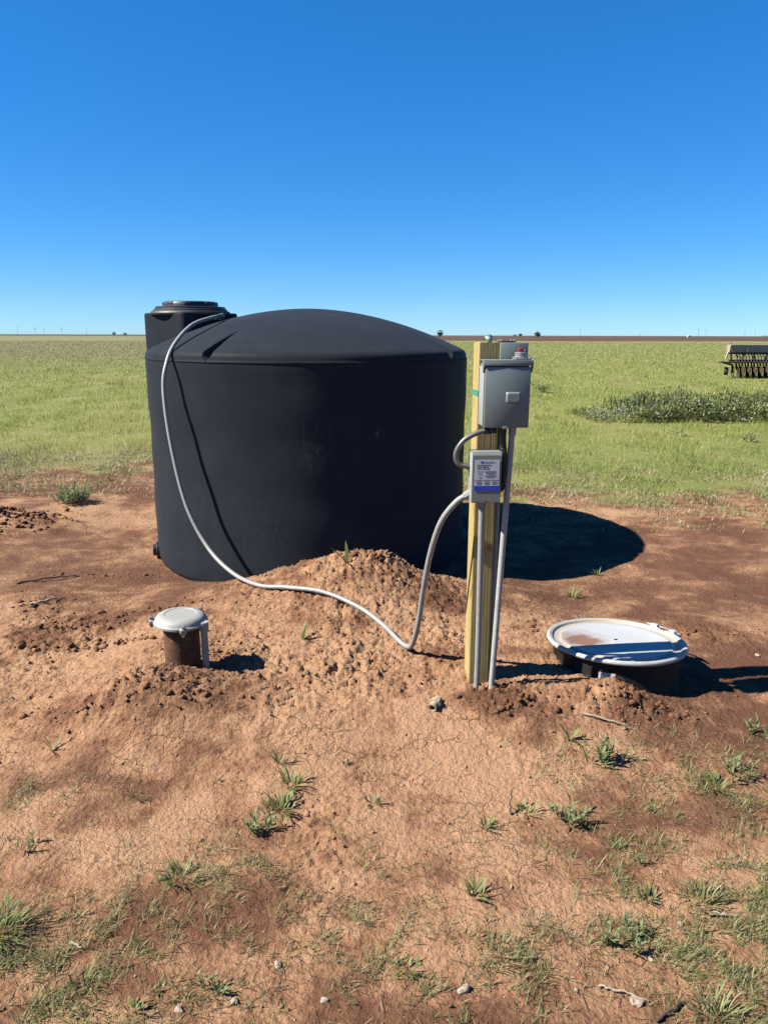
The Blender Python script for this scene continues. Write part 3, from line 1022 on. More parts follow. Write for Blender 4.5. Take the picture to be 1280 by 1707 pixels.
def pipe(name, pts, r, mat, label, cat, joints=(), jm=None, n=6, group=None):
    root = empty(name, pts[-1], label, cat, group)
    m = MB(); m.tube(spline(pts, n) if len(pts) > 2 else pts, r, 18); m.build('pipe', mat, root, 40)
    for a, b, rr in joints:
        m = MB(); m.tube([a, b], rr, 18); m.build('coupling', jm or mat, root, 40)
    return root
pipe('conduit_pipe', [(.399, 2.945, .955), (.400, 2.945, .80), (.404, 2.95, .40), (.405, 2.955, .05)], .0128, M_PVC,
     'grey pvc conduit running down the post front below the small control box', 'conduit', [((.399, 2.945, .955), (.399, 2.945, .915), .0165)])
pipe('conduit_pipe', [(.509, 2.935, 1.262), (.5, 2.93, 1.05), (.484, 2.93, .63), (.466, 2.935, .13), (.465, 2.938, .03)], .0125, M_PVCW,
     'whitish pvc conduit slanting from large box bottom to the soil, right of post', 'conduit', [((.5095, 2.935, 1.262), (.508, 2.934, 1.215), .0158)])
pipe('conduit_pipe', [(.4735, 3.03, 1.25), (.4735, 3.03, .9), (.4735, 3.03, .05)], .0125, M_PVC,
     'grey pvc conduit hugging the right side of the post, behind other pipes', 'conduit')

def build_loop():
    pts = [(.432, 2.94, 1.250), (.425, 2.945, 1.232), (.400, 2.95, 1.229), (.359, 2.95, 1.215), (.317, 2.95, 1.188), (.291, 2.95, 1.147), (.290, 2.95, 1.112), (.308, 2.95, 1.090), (.348, 2.95, 1.086)]
    root = empty('flex_conduit', pts[-1], 'dark grey flexible conduit curling left between the two boxes', 'conduit')
    m = MB(); m.tube(spline(pts, 8), .0105, 14); m.build('jacket', M_HOSED, root, 40)
    m = MB(); m.cyl((.432, 2.94, 1.252), (.432, 2.94, 1.222), .017, 8); m.cyl((.402, 2.95, 1.229), (.425, 2.947, 1.230), .0145, 12); m.build('elbow_fitting', M_BLACK, root, 30)
    m = MB(); m.cyl((.330, 2.95, 1.0865), (.349, 2.95, 1.0865), .0145, 8); m.build('end_fitting', M_HOSED, root, 30)
build_loop()
pts = [(.470, 2.915, 1.25), (.470, 2.92, 1.20), (.478, 2.925, 1.12), (.482, 2.93, 1.05), (.476, 2.945, 1.0), (.460, 2.96, .985)]
root = empty('cable_loom', pts[-1], 'black corrugated cable loom dropping from big box behind the small control box', 'cable')
m = MB(); sp = spline(pts, 14); m.tube(sp, [.013 + .0012 * (i % 2) for i in range(len(sp))], 12); m.build('loom_sleeve', M_BLACK, root)

def build_tape():
    m = MB()
    rot = Matrix.Rotation(R(6.0), 3, 'Z')
    n = 0
    vs = []; w, d = .0885, .1065
    path = [(-w / 2, -d / 2), (w / 2, -d / 2), (w / 2, d / 2), (-w / 2, d / 2)]
    outer = []
    for z in (1.362, 1.384):
        for (x, y) in path:
            p = rot @ Vector((x, y, 0)) + Vector((.414, 3.053, z + (.004 if y < 0 and x > 0 else 0)))
            vs.append(p)
    fs = [(k, (k + 1) % 4, 4 + (k + 1) % 4, 4 + k) for k in range(4)]
    m.add(vs, fs)
    o = m.build('marking_tape', M_TAPE)
    sd = o.modifiers.new('thick', 'SOLIDIFY'); sd.thickness = .0012; sd.offset = 1
    tag(o, 'green plastic tape wrapped once round the wooden post', 'tape')
    root = empty('flagging_knot', (.418, 3.05, 1.573), 'small mint and navy scrap of flagging stuck on the post top', 'flagging')
    def strip(pts, wd, mat, nm):
        m = MB(); vs = []
        for p, w_ in zip(pts, wd):
            vs.append((p[0] - w_, p[1], p[2])); vs.append((p[0] + w_, p[1] + .004, p[2]))
        m.add(vs, [(2 * i, 2 * i + 1, 2 * i + 3, 2 * i + 2) for i in range(len(pts) - 1)])
        o = m.build(nm, mat, root, 60)
        s = o.modifiers.new('thick', 'SOLIDIFY'); s.thickness = .002
    strip([(.420, 3.02, 1.571), (.417, 3.015, 1.582), (.413, 3.02, 1.592), (.411, 3.035, 1.597)], [.007, .010, .013, .011], M_FLAG, 'mint_strip')
    strip([(.422, 3.03, 1.575), (.425, 3.027, 1.588), (.421, 3.028, 1.600), (.417, 3.04, 1.603)], [.003, .005, .007, .005], M_FLAGB, 'navy_strip')
build_tape()

# ------------------------------------------------------------------ well head
def build_well():
    cx, cy = -.917, 3.14
    root = empty('well_head', (cx, cy, gz(cx, cy)), 'rusty steel well casing with pale grey bolted cap on a dirt heap', 'well casing')
    m = MB(); m.lathe([(.079, -.15), (.079, .10), (.0793, .25), (.079, .345)], (cx, cy, 0), 48); m.build('casing', M_RUST, root, 40)
    tilt = Matrix.Translation((cx, cy, .345)) @ Matrix.Rotation(R(2), 4, 'Y')
    m = MB()
    m.lathe([(.086, -.024), (.094, -.023), (.097, -.012), (.117, -.011), (.120, -.009), (.120, .000), (.1165, .002), (.114, .005), (.111, .012), (.105, .020), (.096, .026), (.084, .0295), (.072, .030), (.070, .028), (.03, .0285), (.004, .0285)], (0, 0, 0), 64, tilt)
    cap = m.build('well_cap', M_CAP, root, 32)
    for k, a in enumerate((R(190), R(-70), R(60))):
        M = tilt @ Matrix.Rotation(a, 4, 'Z')
        m = MB(); m.box((.123, 0, -.006), (.030, .030, .022), None, .005)
        m.v = [tuple(M @ Vector(p)) for p in m.v]
        ear = m.build('bolt_ear', M_CAP, cap, 40)
        m = MB(); m.lathe([(.0075, -.030), (.0075, .012), (.011, .0125), (.011, .019), (.006, .021)], (0, 0, 0), 6, M @ Matrix.Translation((.128, 0, 0)))
        m.build('bolt', M_ZINC, ear)
    m = MB(); m.cyl((cx + .112, cy - .035, .31), (cx + .112, cy - .035, .35), .021, 20)
    m.build('conduit_socket', M_CAP, cap, 40)
    m = MB(); m.cyl((cx + .113, cy - .035, .02), (cx + .112, cy - .035, .318), .0155, 20)
    m.build('cable_conduit', M_MUDPVC, root, 40)
M_MUDPVC = worn('muddy_pvc', (.50, .48, .45), .65, amount=.75, scale=40, dirt=(.25, .14, .08))
build_well()

# ------------------------------------------------------------------ buried drum
def build_drum():
    cx, cy, zt = 1.104, 3.285, .195
    root = empty('steel_drum', (cx, cy, .08), 'black steel drum sunk in the soil under a whitish ringed lid', 'drum')
    T = Matrix.Translation((0, 0, zt - .08)) @ Matrix.Rotation(R(-4.0), 4, 'X') @ Matrix.Rotation(R(.6), 4, 'Y')
    m = MB()
    m.lathe([(.288, -.32), (.288, -.175), (.293, -.165), (.293, -.160), (.288, -.150), (.288, -.02), (.296, -.014)], (0, 0, 0), 72, T, close=False)
    m.build('drum_body', M_DRUM, root, 35, loc=(0, 0, 0))
    m = MB()
    m.lathe([(.300, -.020), (.312, -.014), (.312, -.002), (.304, .003), (.297, .001), (.290, -.009), (.270, -.012), (.262, -.0105), (.256, -.0045), (.250, -.003), (.244, -.0045), (.10, -.003), (.01, -.002)], (0, 0, 0), 96, None, False)
    lid = m.build('lid', M_LID, root, 35, loc=(0, 0, 0)); lid.matrix_local = T
    # locking ring with a split and two lugs
    m = MB()
    n = 110; pts = []
    a0, a1 = R(30), R(30 + 354)
    for k in range(n + 1):
        a = a0 + (a1 - a0) * k / n
        pts.append((.310 * math.cos(a), .310 * math.sin(a), -.006))
    m.tube(pts, .0115, 12)
    ring = m.build('locking_ring', M_RING, root, 40, loc=(0, 0, 0)); ring.matrix_local = T
    for a in (R(18), R(38)):
        m = MB(); c = Vector((.327 * math.cos(a), .327 * math.sin(a), .0))
        m.box(c, (.026, .040, .030), Euler((0, 0, a)), .004)
        o = m.build('ring_lug', M_RING, ring, 40, loc=(0, 0, 0))
    m = MB()
    p = [(.338 * math.cos(R(a)), .338 * math.sin(R(a)), .004) for a in (10, 28, 46)]
    m.tube(p, .0055, 8); m.build('ring_bolt', M_ZINC, ring, 40, loc=(0, 0, 0))
    # paper label on the side
    m = MB(); vs = []; fs = []
    for k in range(7):
        a = R(-121 + 2.4 * k)
        for z in (-.098, -.066): vs.append(T @ Vector((.2895 * math.cos(a), .2895 * math.sin(a), z)))
    fs = [(2 * k, 2 * k + 2, 2 * k + 3, 2 * k + 1) for k in range(6)]
    m.add(vs, fs); m.build('paper_label', M_LABEL, root, 40, loc=(0, 0, 0))
build_drum()

# ------------------------------------------------------------------ plastic pipe fitting on the soil
def build_fitting():
    x, y = .214, 2.80
    z = gz(x, y) + .018
    root = empty('pipe_fitting', (x, y, z), 'short dirty tan threaded pipe fitting lying loose on the soil', 'pipe fitting')
    M = Matrix.Rotation(R(-28), 4, 'Z') @ Matrix.Rotation(R(98), 4, 'X')
    m = MB()
    m.lathe([(.013, .030), (.018, .031), (.019, .028), (.0175, .022), (.0185, .018), (.0175, .014), (.0185, .010), (.0175, .006), (.0175, .002)], (0, 0, 0), 24, M, close=False)
    m.lathe([(.013, .031), (.0125, -.02)], (0, 0, 0), 24, M, close=False)
    m.build('threaded_end', M_BRASS, root, 40, loc=(0, 0, 0))
    m = MB(); m.lathe([(.0124, -.004), (.001, -.0045)], (0, 0, 0), 20, M); m.build('bore_shade_disc', M_INK, root, loc=(0, 0, 0))  # black disc paints in the shade down the bore
    m = MB(); m.lathe([(.0125, .002), (.024, .002), (.025, -.002), (.025, -.012), (.023, -.015), (.017, -.016), (.017, -.040), (.0125, -.041)], (0, 0, 0), 8, M, close=False)
    m.build('hex_collar', M_BRASS, root, 20, loc=(0, 0, 0))
build_fitting()

# ------------------------------------------------------------------ blade and leaf geometry
def leaf_strips(base, azim, length, width, lean, curl, cols, nseg=4, fold=0.0, tip=.08):
    """arrays -> bent tapering strips; lean = start angle from vertical, curl added along the length"""
    n = len(base)
    s = np.linspace(0, 1, nseg + 1)
    dirx, diry = np.cos(azim), np.sin(azim)
    px = np.zeros((n, nseg + 1)); pz = np.zeros((n, nseg + 1))
    for k in range(1, nseg + 1):
        th = lean + curl * (s[k - 1] + s[k]) / 2
        px[:, k] = px[:, k - 1] + np.sin(th) * length / nseg
        pz[:, k] = pz[:, k - 1] + np.cos(th) * length / nseg
    prof = np.clip(np.sin(np.pi * (s * .82 + .18)) ** .8, tip, 1); prof[-1] = tip * .3
    w = width[:, None] * prof[None]
    cx = base[:, 0, None] + px * dirx[:, None]; cy = base[:, 1, None] + px * diry[:, None]; cz = base[:, 2, None] + pz
    L = np.stack([cx - diry[:, None] * w / 2, cy + dirx[:, None] * w / 2, cz + fold * w], -1)
    Rr = np.stack([cx + diry[:, None] * w / 2, cy - dirx[:, None] * w / 2, cz + fold * w], -1)
    V = np.stack([L, Rr], 2).reshape(n, -1, 3)
    q = []
    for k in range(nseg):
        a = 2 * k
        q += [(a, a + 1, a + 3), (a, a + 3, a + 2)]
    q = np.array(q)
    F = q[None] + (np.arange(n) * (2 * (nseg + 1)))[:, None, None]
    C = np.repeat(cols[:, None, :], 2 * (nseg + 1), 1)
    return V.reshape(-1, 3), F.reshape(-1, 3), C.reshape(-1, 3)

GREEN = np.array([.19, .27, .08]); GREY = np.array([.44, .48, .24]); YEL = np.array([.42, .42, .14]); TAN = np.array([.60, .49, .28]); DARK = np.array([.045, .085, .022])
def sprig(name, x, y, h, n, spread, wd, mixc, label, group, cat):
    """several leafy stems from one root"""
    z = gz(x, y) - .004
    ns = max(3, n // 6)
    B = []; A = []; L = []; W = []; LE = []; K = []
    Vs = []; Fs = []; Cs = []; off = 0
    a0 = rng.uniform(0, 6.283, ns); ln = h * rng.uniform(.55, 1.15, ns); th = rng.uniform(.05, .95, ns)
    r0 = spread * np.sqrt(rng.rand(ns)) * .8
    sb = np.stack([r0 * np.cos(a0), r0 * np.sin(a0), 0 * a0], 1)
    sb[:, 2] = ground_z(sb[:, 0] + x, sb[:, 1] + y) - z - .003
    base = GREEN * mixc[0] + GREY * mixc[1] + TAN * mixc[3]
    V, F, C = leaf_strips(sb, a0, ln, np.full(ns, wd * .28), th, np.full(ns, -.25), np.tile(base * .8, (ns, 1)), 4)
    Vs.append(V); Fs.append(F); Cs.append(C); off += len(V)
    for i in range(ns):
        m = int(rng.randint(6, 11))
        s = np.linspace(.12, 1.0, m)
        t_ = th[i] - .12 * s
        p = np.stack([sb[i, 0] + np.sin(t_) * np.cos(a0[i]) * ln[i] * s, sb[i, 1] + np.sin(t_) * np.sin(a0[i]) * ln[i] * s, sb[i, 2] + np.cos(t_) * ln[i] * s], 1)
        az = a0[i] + np.arange(m) * 2.4 + rng.normal(0, .4, m)
        ll = h * (.22 + .30 * (1 - s)) * rng.uniform(.8, 1.3, m) + .006
        c = base[None] * rng.uniform(.75, 1.25, (m, 1)) * rng.uniform(.94, 1.06, (m, 3))
        c[s > .75] = c[s > .75] * .6 + GREY * .4
        V, F, C = leaf_strips(p, az, ll, wd * .75 * rng.uniform(.7, 1.2, m), rng.uniform(.3, 1.1, m), rng.uniform(0, .7, m), np.clip(c, 0, 1), 3, .3)
        Vs.append(V); Fs.append(F + off); Cs.append(C); off += len(V)
    o = tri_mesh(name, np.concatenate(Vs), np.concatenate(Fs), np.concatenate(Cs), M_LEAF, smooth=True)
    o.location = (x, y, z)
    tag(o, label, cat, group)
    return o

def weed(name, x, y, h, n, spread, wd, mixc, label, group, lean0=.2, curl=.5, cat='weed', az=None):
    
    if mixc is LV or mixc[1] > .5: return sprig(name, x, y, h, n, spread, wd, mixc, label, group, cat)
    if n > 9: n = int(n * 1.6); wd *= .62; h *= .85; curl = 1.0
    z = gz(x, y) - .004
    b = np.zeros((n, 3)); rr = spread * np.sqrt(rng.rand(n)); aa = rng.uniform(0, 6.283, n)
    b[:, 0] = rr * np.cos(aa); b[:, 1] = rr * np.sin(aa)
    b[:, 2] = ground_z(b[:, 0] + x, b[:, 1] + y) - z - .003
    azm = (aa + rng.normal(0, .5, n)) if az is None else az + rng.normal(0, .7, n)
    ln = h * rng.uniform(.5, 1.15, n)
    c = GREEN * mixc[0] + GREY * mixc[1] + YEL * mixc[2] + TAN * mixc[3]
    c = np.clip(c[None] * rng.uniform(.65, 1.35, (n, 1)) * rng.uniform(.92, 1.08, (n, 3)), 0, 1)
    dd = rng.rand(n) < .08
    c[dd] = TAN * rng.uniform(.7, 1, (dd.sum(), 1))
    V, F, C = leaf_strips(b, azm, ln, wd * rng.uniform(.7, 1.3, n), rng.uniform(lean0 * .4, lean0 + .75, n), rng.uniform(.1, 1.2, n) * curl, c, 5, .25)
    o = tri_mesh(name, V, F, C, M_LEAF, smooth=True)
    o.location = (x, y, z)
    tag(o, label, cat, group)
    return o

LV = (.55, .45, 0, 0); LG = (.8, .1, .25, 0); LD = (.4, .1, .3, .3); LT = (.1, .1, .2, .6)
WG = 'weeds sprouting from the bare soil'
WEEDS = [
    (-1.281, 2.583, .075, 7, .008, .007, LG, 'lone three bladed green sprout at far left of the bare soil'),
    (-.388, 2.485, .095, 11, .012, .007, LD, 'spindly upright sprout with drying blades below the well head heap'),
    (-.333, 2.362, .085, 22, .030, .009, LG, 'topmost clump of the trailing green row left of centre'),
    (-.352, 2.232, .080, 40, .050, .009, LG, 'middle clump of the trailing green row left of centre'),
    (-.400, 2.140, .065, 54, .042, .009, LV, 'lowest and widest clump of the trailing green row left of centre'),
    (-.035, 2.278, .050, 16, .020, .007, LG, 'small dark tuft alone on cracked soil near picture centre'),
    (-.144, 2.486, .028, 9, .012, .006, LD, 'tiny dark sprout just below the dry slope near the centre'),
    (-.606, 2.398, .026, 10, .014, .006, LT, 'tiny withered tuft on crust below the well head'),
    (-.863, 2.307, .040, 14, .022, .005, LG, 'small fine tuft left of the withered one below well head'),
    (-1.120, 2.039, .065, 20, .030, .008, LV, 'bluish leafy clump near left edge above the big grass tuft'),
    (-.602, 1.908, .070, 30, .045, .008, LG, 'bushy green clump left of the cloddy track in the foreground'),
    (-1.065, 1.690, .125, 150, .065, .005, LG, 'large tall grass tuft cut by the left picture edge'),
    (-.753, 1.535, .045, 20, .035, .006, LG, 'low tuft with dark shadow in the lower left corner grass'),
    (-.603, 1.470, .045, 10, .016, .008, LG, 'dark little sprout nearest the bottom edge at left'),
    (-.560, 1.523, .024, 9, .014, .006, LG, 'tiny sprout just above the bottom left sprout'),
    (-.431, 1.518, .048, 18, .026, .008, LV, 'leafy clump left of bottom centre beside a pale stone'),
    (.065, 1.579, .038, 26, .028, .006, LG, 'small green tuft at bottom centre'),
    (.787, 2.482, .100, 62, .055, .011, LV, 'largest silvery green clump in front of the buried drum'),
    (.735, 2.624, .080, 9, .010, .008, LG, 'single bent sprout standing behind the largest silvery clump'),
    (.634, 2.183, .085, 48, .045, .011, LV, 'silvery leafy clump right of centre, nearer than the largest one'),
    (.347, 2.151, .050, 16, .020, .008, LG, 'small dark rosette at the end of the cracked crust right of centre'),
    (.493, 2.227, .060, 14, .030, .008, LG, 'straggly sprout beside a dark dead stem right of centre'),
    (.754, 2.058, .040, 18, .018, .006, LG, 'small upright tuft below and right of the silvery clump'),
    (.784, 1.986, .042, 12, .016, .006, LV, 'thin sprout just below the small upright tuft at right'),
    (.270, 1.841, .070, 16, .020, .010, LG, 'bright broad leaved sprout on damp soil right of bottom centre'),
    (.776, 1.843, .055, 15, .018, .010, LG, 'bright upright sprout above the white stone at right'),
    (.638, 1.692, .065, 60, .075, .009, LV, 'wide low silvery clump in the right foreground'),
    (1.310, 2.437, .085, 40, .045, .010, LV, 'silvery clump at right, right one of a close pair'),
    (1.214, 2.385, .065, 30, .045, .009, LG, 'greener clump at right, left one of a close pair'),
    (1.525, 2.722, .085, 30, .040, .010, LV, 'silvery clump touching the right picture edge below the drum shadow'),
    (.941, 2.525, .060, 14, .035, .006, LD, 'thin pale tuft right of the largest silvery clump'),
    (.923, 2.238, .018, 8, .012, .006, LV, 'tiny bluish sprout flat on the crust at right'),
    (.926, 1.824, .080, 40, .040, .006, LD, 'pale grassy clump in the right foreground turf'),
    (.808, 1.455, .085, 60, .050, .006, LD, 'pale grassy clump at the bottom right edge'),
    (.314, 1.637, .045, 50, .060, .004, LD, 'low olive grass clump right of bottom centre'),
    (-.404, 3.451, .125, 5, .004, .012, LG, 'young upright corn like seedling on the dry slope'),
    (-.217, 4.141, .130, 8, .010, .013, LG, 'bright seedling on the crest of the dirt mound'),
    (1.192, 4.408, .110, 18, .025, .012, LG, 'leafy seedling beyond the drum at the tank shadow edge'),
    (1.488, 4.922, .070, 12, .02, .012, LG, 'small seedling inside the tank shadow'),
    (-3.026, 7.022, .170, 420, .15, .013, LV, 'rounded grey green bush on bare soil left of the tank'),
    (.509, 3.120, .040, 9, .012, .006, LT, 'small pale sprout at the foot of the slanting conduit'),
    (4.543, 21.40, .30, 90, .14, .030, (.2, .6, 0, .2), 'pale weed tuft in the field right of the electrical boxes'),
    (4.791, 12.02, .16, 30, .10, .022, (.2, .7, 0, .1), 'pale leafy weed in grass before the flowering thicket'),
    (5.673, 11.415, .18, 36, .12, .024, (.2, .7, 0, .1), 'pale leafy weed near right edge before the flowering thicket'),
]
for w in WEEDS:
    x, y, h, n, sp, wd, mc, lab = w
    weed('weed', x, y, h, n, sp, wd, mc, lab, WG)
weed('weed', -3.72, 7.50, .11, 240, .42, .010, LV, 'wide low grey green patch at left edge beside the bush', None)['kind'] = 'stuff'
weed('weed', -3.25, 7.62, .09, 90, .25, .010, LV, 'small grey green patch behind the rounded bush at left', None)['kind'] = 'stuff'

# ------------------------------------------------------------------ foreground turf: sparse short grass
def sparse_turf():
    N = 330000
    x = rng.uniform(-1.9, 2.4, N); y = rng.uniform(1.25, 3.1, N)
    m = 0 * x
    for cx, cy, sx, sy, a in ((-.95, 1.55, .30, .20, .8), (-.75, 1.72, .28, .20, .5), (-.55, 1.92, .25, .15, .38), (-.1, 1.75, .22, .25, .30), (.1, 1.55, .5, .16, .42),
                              (.45, 1.62, .3, .12, .55), (.95, 1.65, .35, .35, 1.0), (1.1, 1.95, .3, .35, .75), (.8, 1.95, .3, .25, .30), (1.35, 2.35, .35, .25, .6),
                              (-1.25, 2.35, .22, .10, .35), (.85, 2.5, .3, .12, .25), (-.75, 1.45, .4, .12, .6), (.2, 2.0, .15, .1, .1)):
        m = np.maximum(m, a * gs(x, y, cx, cy, sx, sy))
    cl = fbm(x * 9, y * 9, 61, 3)
    m = m * ss(-.15, .38, cl + .10) * ss(-.35, .25, fbm(x * 2.5, y * 2.5, 66, 2) + .2)
    k = rng.rand(N) < np.minimum(1, m * 1.15)
    x = x[k]; y = y[k]; n = len(x)
    b = np.stack([x, y, ground_z(x, y) - .002], 1)
    t = rng.rand(n, 1)
    c = np.where(t < .45, np.array([.26, .31, .11]), np.where(t < .8, np.array([.37, .38, .16]), np.array([.56, .46, .26]))) * rng.uniform(.7, 1.3, (n, 1))
    V, F, C = leaf_strips(b, rng.uniform(0, 6.283, n), rng.uniform(.015, .050, n), rng.uniform(.0013, .0026, n), rng.uniform(.2, 1.2, n), rng.uniform(.0, 1.2, n), c, 3)
    q = 420
    x = rng.uniform(-1.5, 1.9, q); y = 1.25 + 2.6 * rng.rand(q) ** 1.5
    b = np.stack([x, y, ground_z(x, y) + .004], 1)
    cs = np.array([.62, .50, .31]) * rng.uniform(.5, 1.15, (q, 1))
    V2, F2, C2 = leaf_strips(b, rng.uniform(0, 6.283, q), rng.uniform(.02, .07, q), rng.uniform(.0012, .0028, q), rng.uniform(1.35, 1.55, q), rng.uniform(-.2, .25, q), cs, 3)
    F = np.concatenate([F, F2 + len(V)]); V = np.concatenate([V, V2]); C = np.concatenate([C, C2])
    o = tri_mesh('sparse_turf', V, F, C, M_GRASS)
    tag(o, 'sparse short olive grass and dead straw over the foreground soil', 'grass', kind='stuff')
    return n
print('turf', sparse_turf())

# ------------------------------------------------------------------ field grass
CLUMPS = ((2.65, 6.95, .22), (3.2, 6.7, .40), (2.75, 6.6, .18), (3.6, 6.9, .35), (2.4, 7.1, .2), (3.35, 6.25, .22), (-3.3, 7.9, .3), (-2.2, 8.0, .25))
def field_grass():
    n0 = 800000
    u = rng.rand(n0)
    y = 6.3 * (185 / 6.3) ** u
    x = rng.uniform(-1, 1, n0) * (.62 * y + 1.6)
    g = sward(x, y)
    ok = rng.rand(n0) < g * np.clip(.62 + 1.3 * fbm(x * 1.3, y * .8, 71, 4), .12, 1)
    ok &= ~((np.hypot(x + .571, y - 5.725) < 1.25))
    x = x[ok]; y = y[ok]; g = g[ok]
    n = len(x)
    lodw = np.maximum(1, y / 9)
    ht = (.035 + .055 * rng.rand(n)) * (.45 + .55 * g) * (1 + 1.5 * np.clip(fbm(x * 1.1, y * .7, 73, 4), -.35, .6)) * (1 + .012 * np.minimum(y, 60))
    width = .0045 * lodw * rng.uniform(.7, 1.4, n)
    az = rng.uniform(0, 6.283, n)
    lean = rng.uniform(.1, 1.35, n)
    z = np.where((np.abs(x) < 14) & (y < 22), ground_z(x, y), 0) - .004
    dx, dy = np.cos(az), np.sin(az)
    # three-vertex blade turned at random, tip leaning
    bx = np.cos(az + 1.57 + rng.normal(0, .5, n)); by = np.sin(az + 1.57 + rng.normal(0, .5, n))
    A = np.stack([x - bx * width / 2, y - by * width / 2, z], 1)
    B = np.stack([x + bx * width / 2, y + by * width / 2, z], 1)
    T = np.stack([x + dx * np.sin(lean) * ht, y + dy * np.sin(lean) * ht, z + np.cos(lean) * ht], 1)
    V = np.stack([A, B, T], 1)
    F = np.arange(3 * n).reshape(n, 3)
    p = fbm(x * .35, y * .16, 75, 4); q = fbm(x * 2.0, y * 1.0, 77, 3)
    yel = np.array([.56, .60, .135]); grn = np.array([.33, .46, .080]); tan = np.array([.45, .36, .20]); grey = np.array([.42, .40, .20])
    w = np.clip(.60 + 1.3 * p + 1.1 * q + rng.normal(0, .22, n), 0, 1)[:, None]
    c = grn * (1 - w) + yel * w
    # right foreground stretch is greener
    fr = (ss(0, 2, x) * (1 - ss(9.5, 12.5, y)) * .75)[:, None]
    c = c * (1 - fr) + np.array([.32, .43, .11]) * fr
    far = (ss(28, 70, y) * .75 * np.where(x < -2, 1, .45))[:, None]
    c = c * (1 - far) + grey * far
    dead = np.clip(ss(-1.8, -3.0, x) * (1 - ss(9.5, 11.8, y + .6 * x * 0)) * 1.0 + (1 - g) * 1.0, 0, 1)
    dead = np.clip(dead + .18 * (fbm(x * .8, y * .4, 79, 3)) , 0, 1)
    dd = (rng.rand(n) < np.maximum(dead, .05))[:, None]
    c = np.where(dd, tan * rng.uniform(.75, 1.1, (n, 1)), c)
    c = np.clip(c * rng.uniform(.7, 1.3, (n, 1)), 0, 1)
    # dead stubble and stray green blades along the ragged edge
    n1 = 260000
    x = rng.uniform(-7.5, 6.5, n1); y = rng.uniform(6.0, 12.0, n1)
    ed = np.where(x < -.5, 8.6, 7.45) + 1.2 * fbm(x * .55, y * .55, 31, 4)
    dd = y - ed
    zone = ss(-1.5, -.1, dd) * (1 - ss(.9, 2.6, dd)) * ss(-.2, .35, fbm(x * 1.7, y * 1.7, 91, 4) + .12) + .05 * ss(-2.2, -.8, dd) * (dd < 0)
    clump = 0 * x
    for cx, cy, rr in CLUMPS: clump = np.maximum(clump, gs(x, y, cx, cy, rr, rr * .5))
    zone = np.maximum(zone, clump * .9 * ss(-.3, .2, fbm(x * 5, y * 5, 95, 2) + .1))
    k = (rng.rand(n1) < zone * .9) & (np.hypot(x + .571, y - 5.725) > 1.25)
    x = x[k]; y = y[k]; m = len(x)
    az = rng.uniform(0, 6.283, m); ln = rng.uniform(.02, .06, m); wd = rng.uniform(.003, .006, m); th = rng.uniform(.4, 1.45, m)
    z = ground_z(x, y) - .003
    A = np.stack([x + np.sin(az) * wd, y - np.cos(az) * wd, z], 1); B = np.stack([x - np.sin(az) * wd, y + np.cos(az) * wd, z], 1)
    T = np.stack([x + np.cos(az) * np.sin(th) * ln, y + np.sin(az) * np.sin(th) * ln, z + np.cos(th) * ln], 1)
    V2 = np.stack([A, B, T], 1).reshape(-1, 3)
    gp = fbm(x * 1.1, y * 1.1, 93, 3)
    isg = (rng.rand(m) < np.clip(.30 + 1.0 * gp + .8 * clump[k], .05, .95))[:, None]
    c2 = np.where(isg, np.array([.33, .40, .12]), np.array([.62, .50, .29])) * rng.uniform(.6, 1.35, (m, 1))
    V = np.concatenate([V.reshape(-1, 3), V2]); c = np.concatenate([c, np.clip(c2, 0, 1)]); F = np.arange(len(V)).reshape(-1, 3)
    n += m
    o = tri_mesh('field_grass', V, F, np.repeat(c, 3, 0), M_GRASS)
    tag(o, 'short yellow green grass covering the flat field beyond the bare soil', 'grass', kind='stuff')
    return n
print('grass', field_grass())

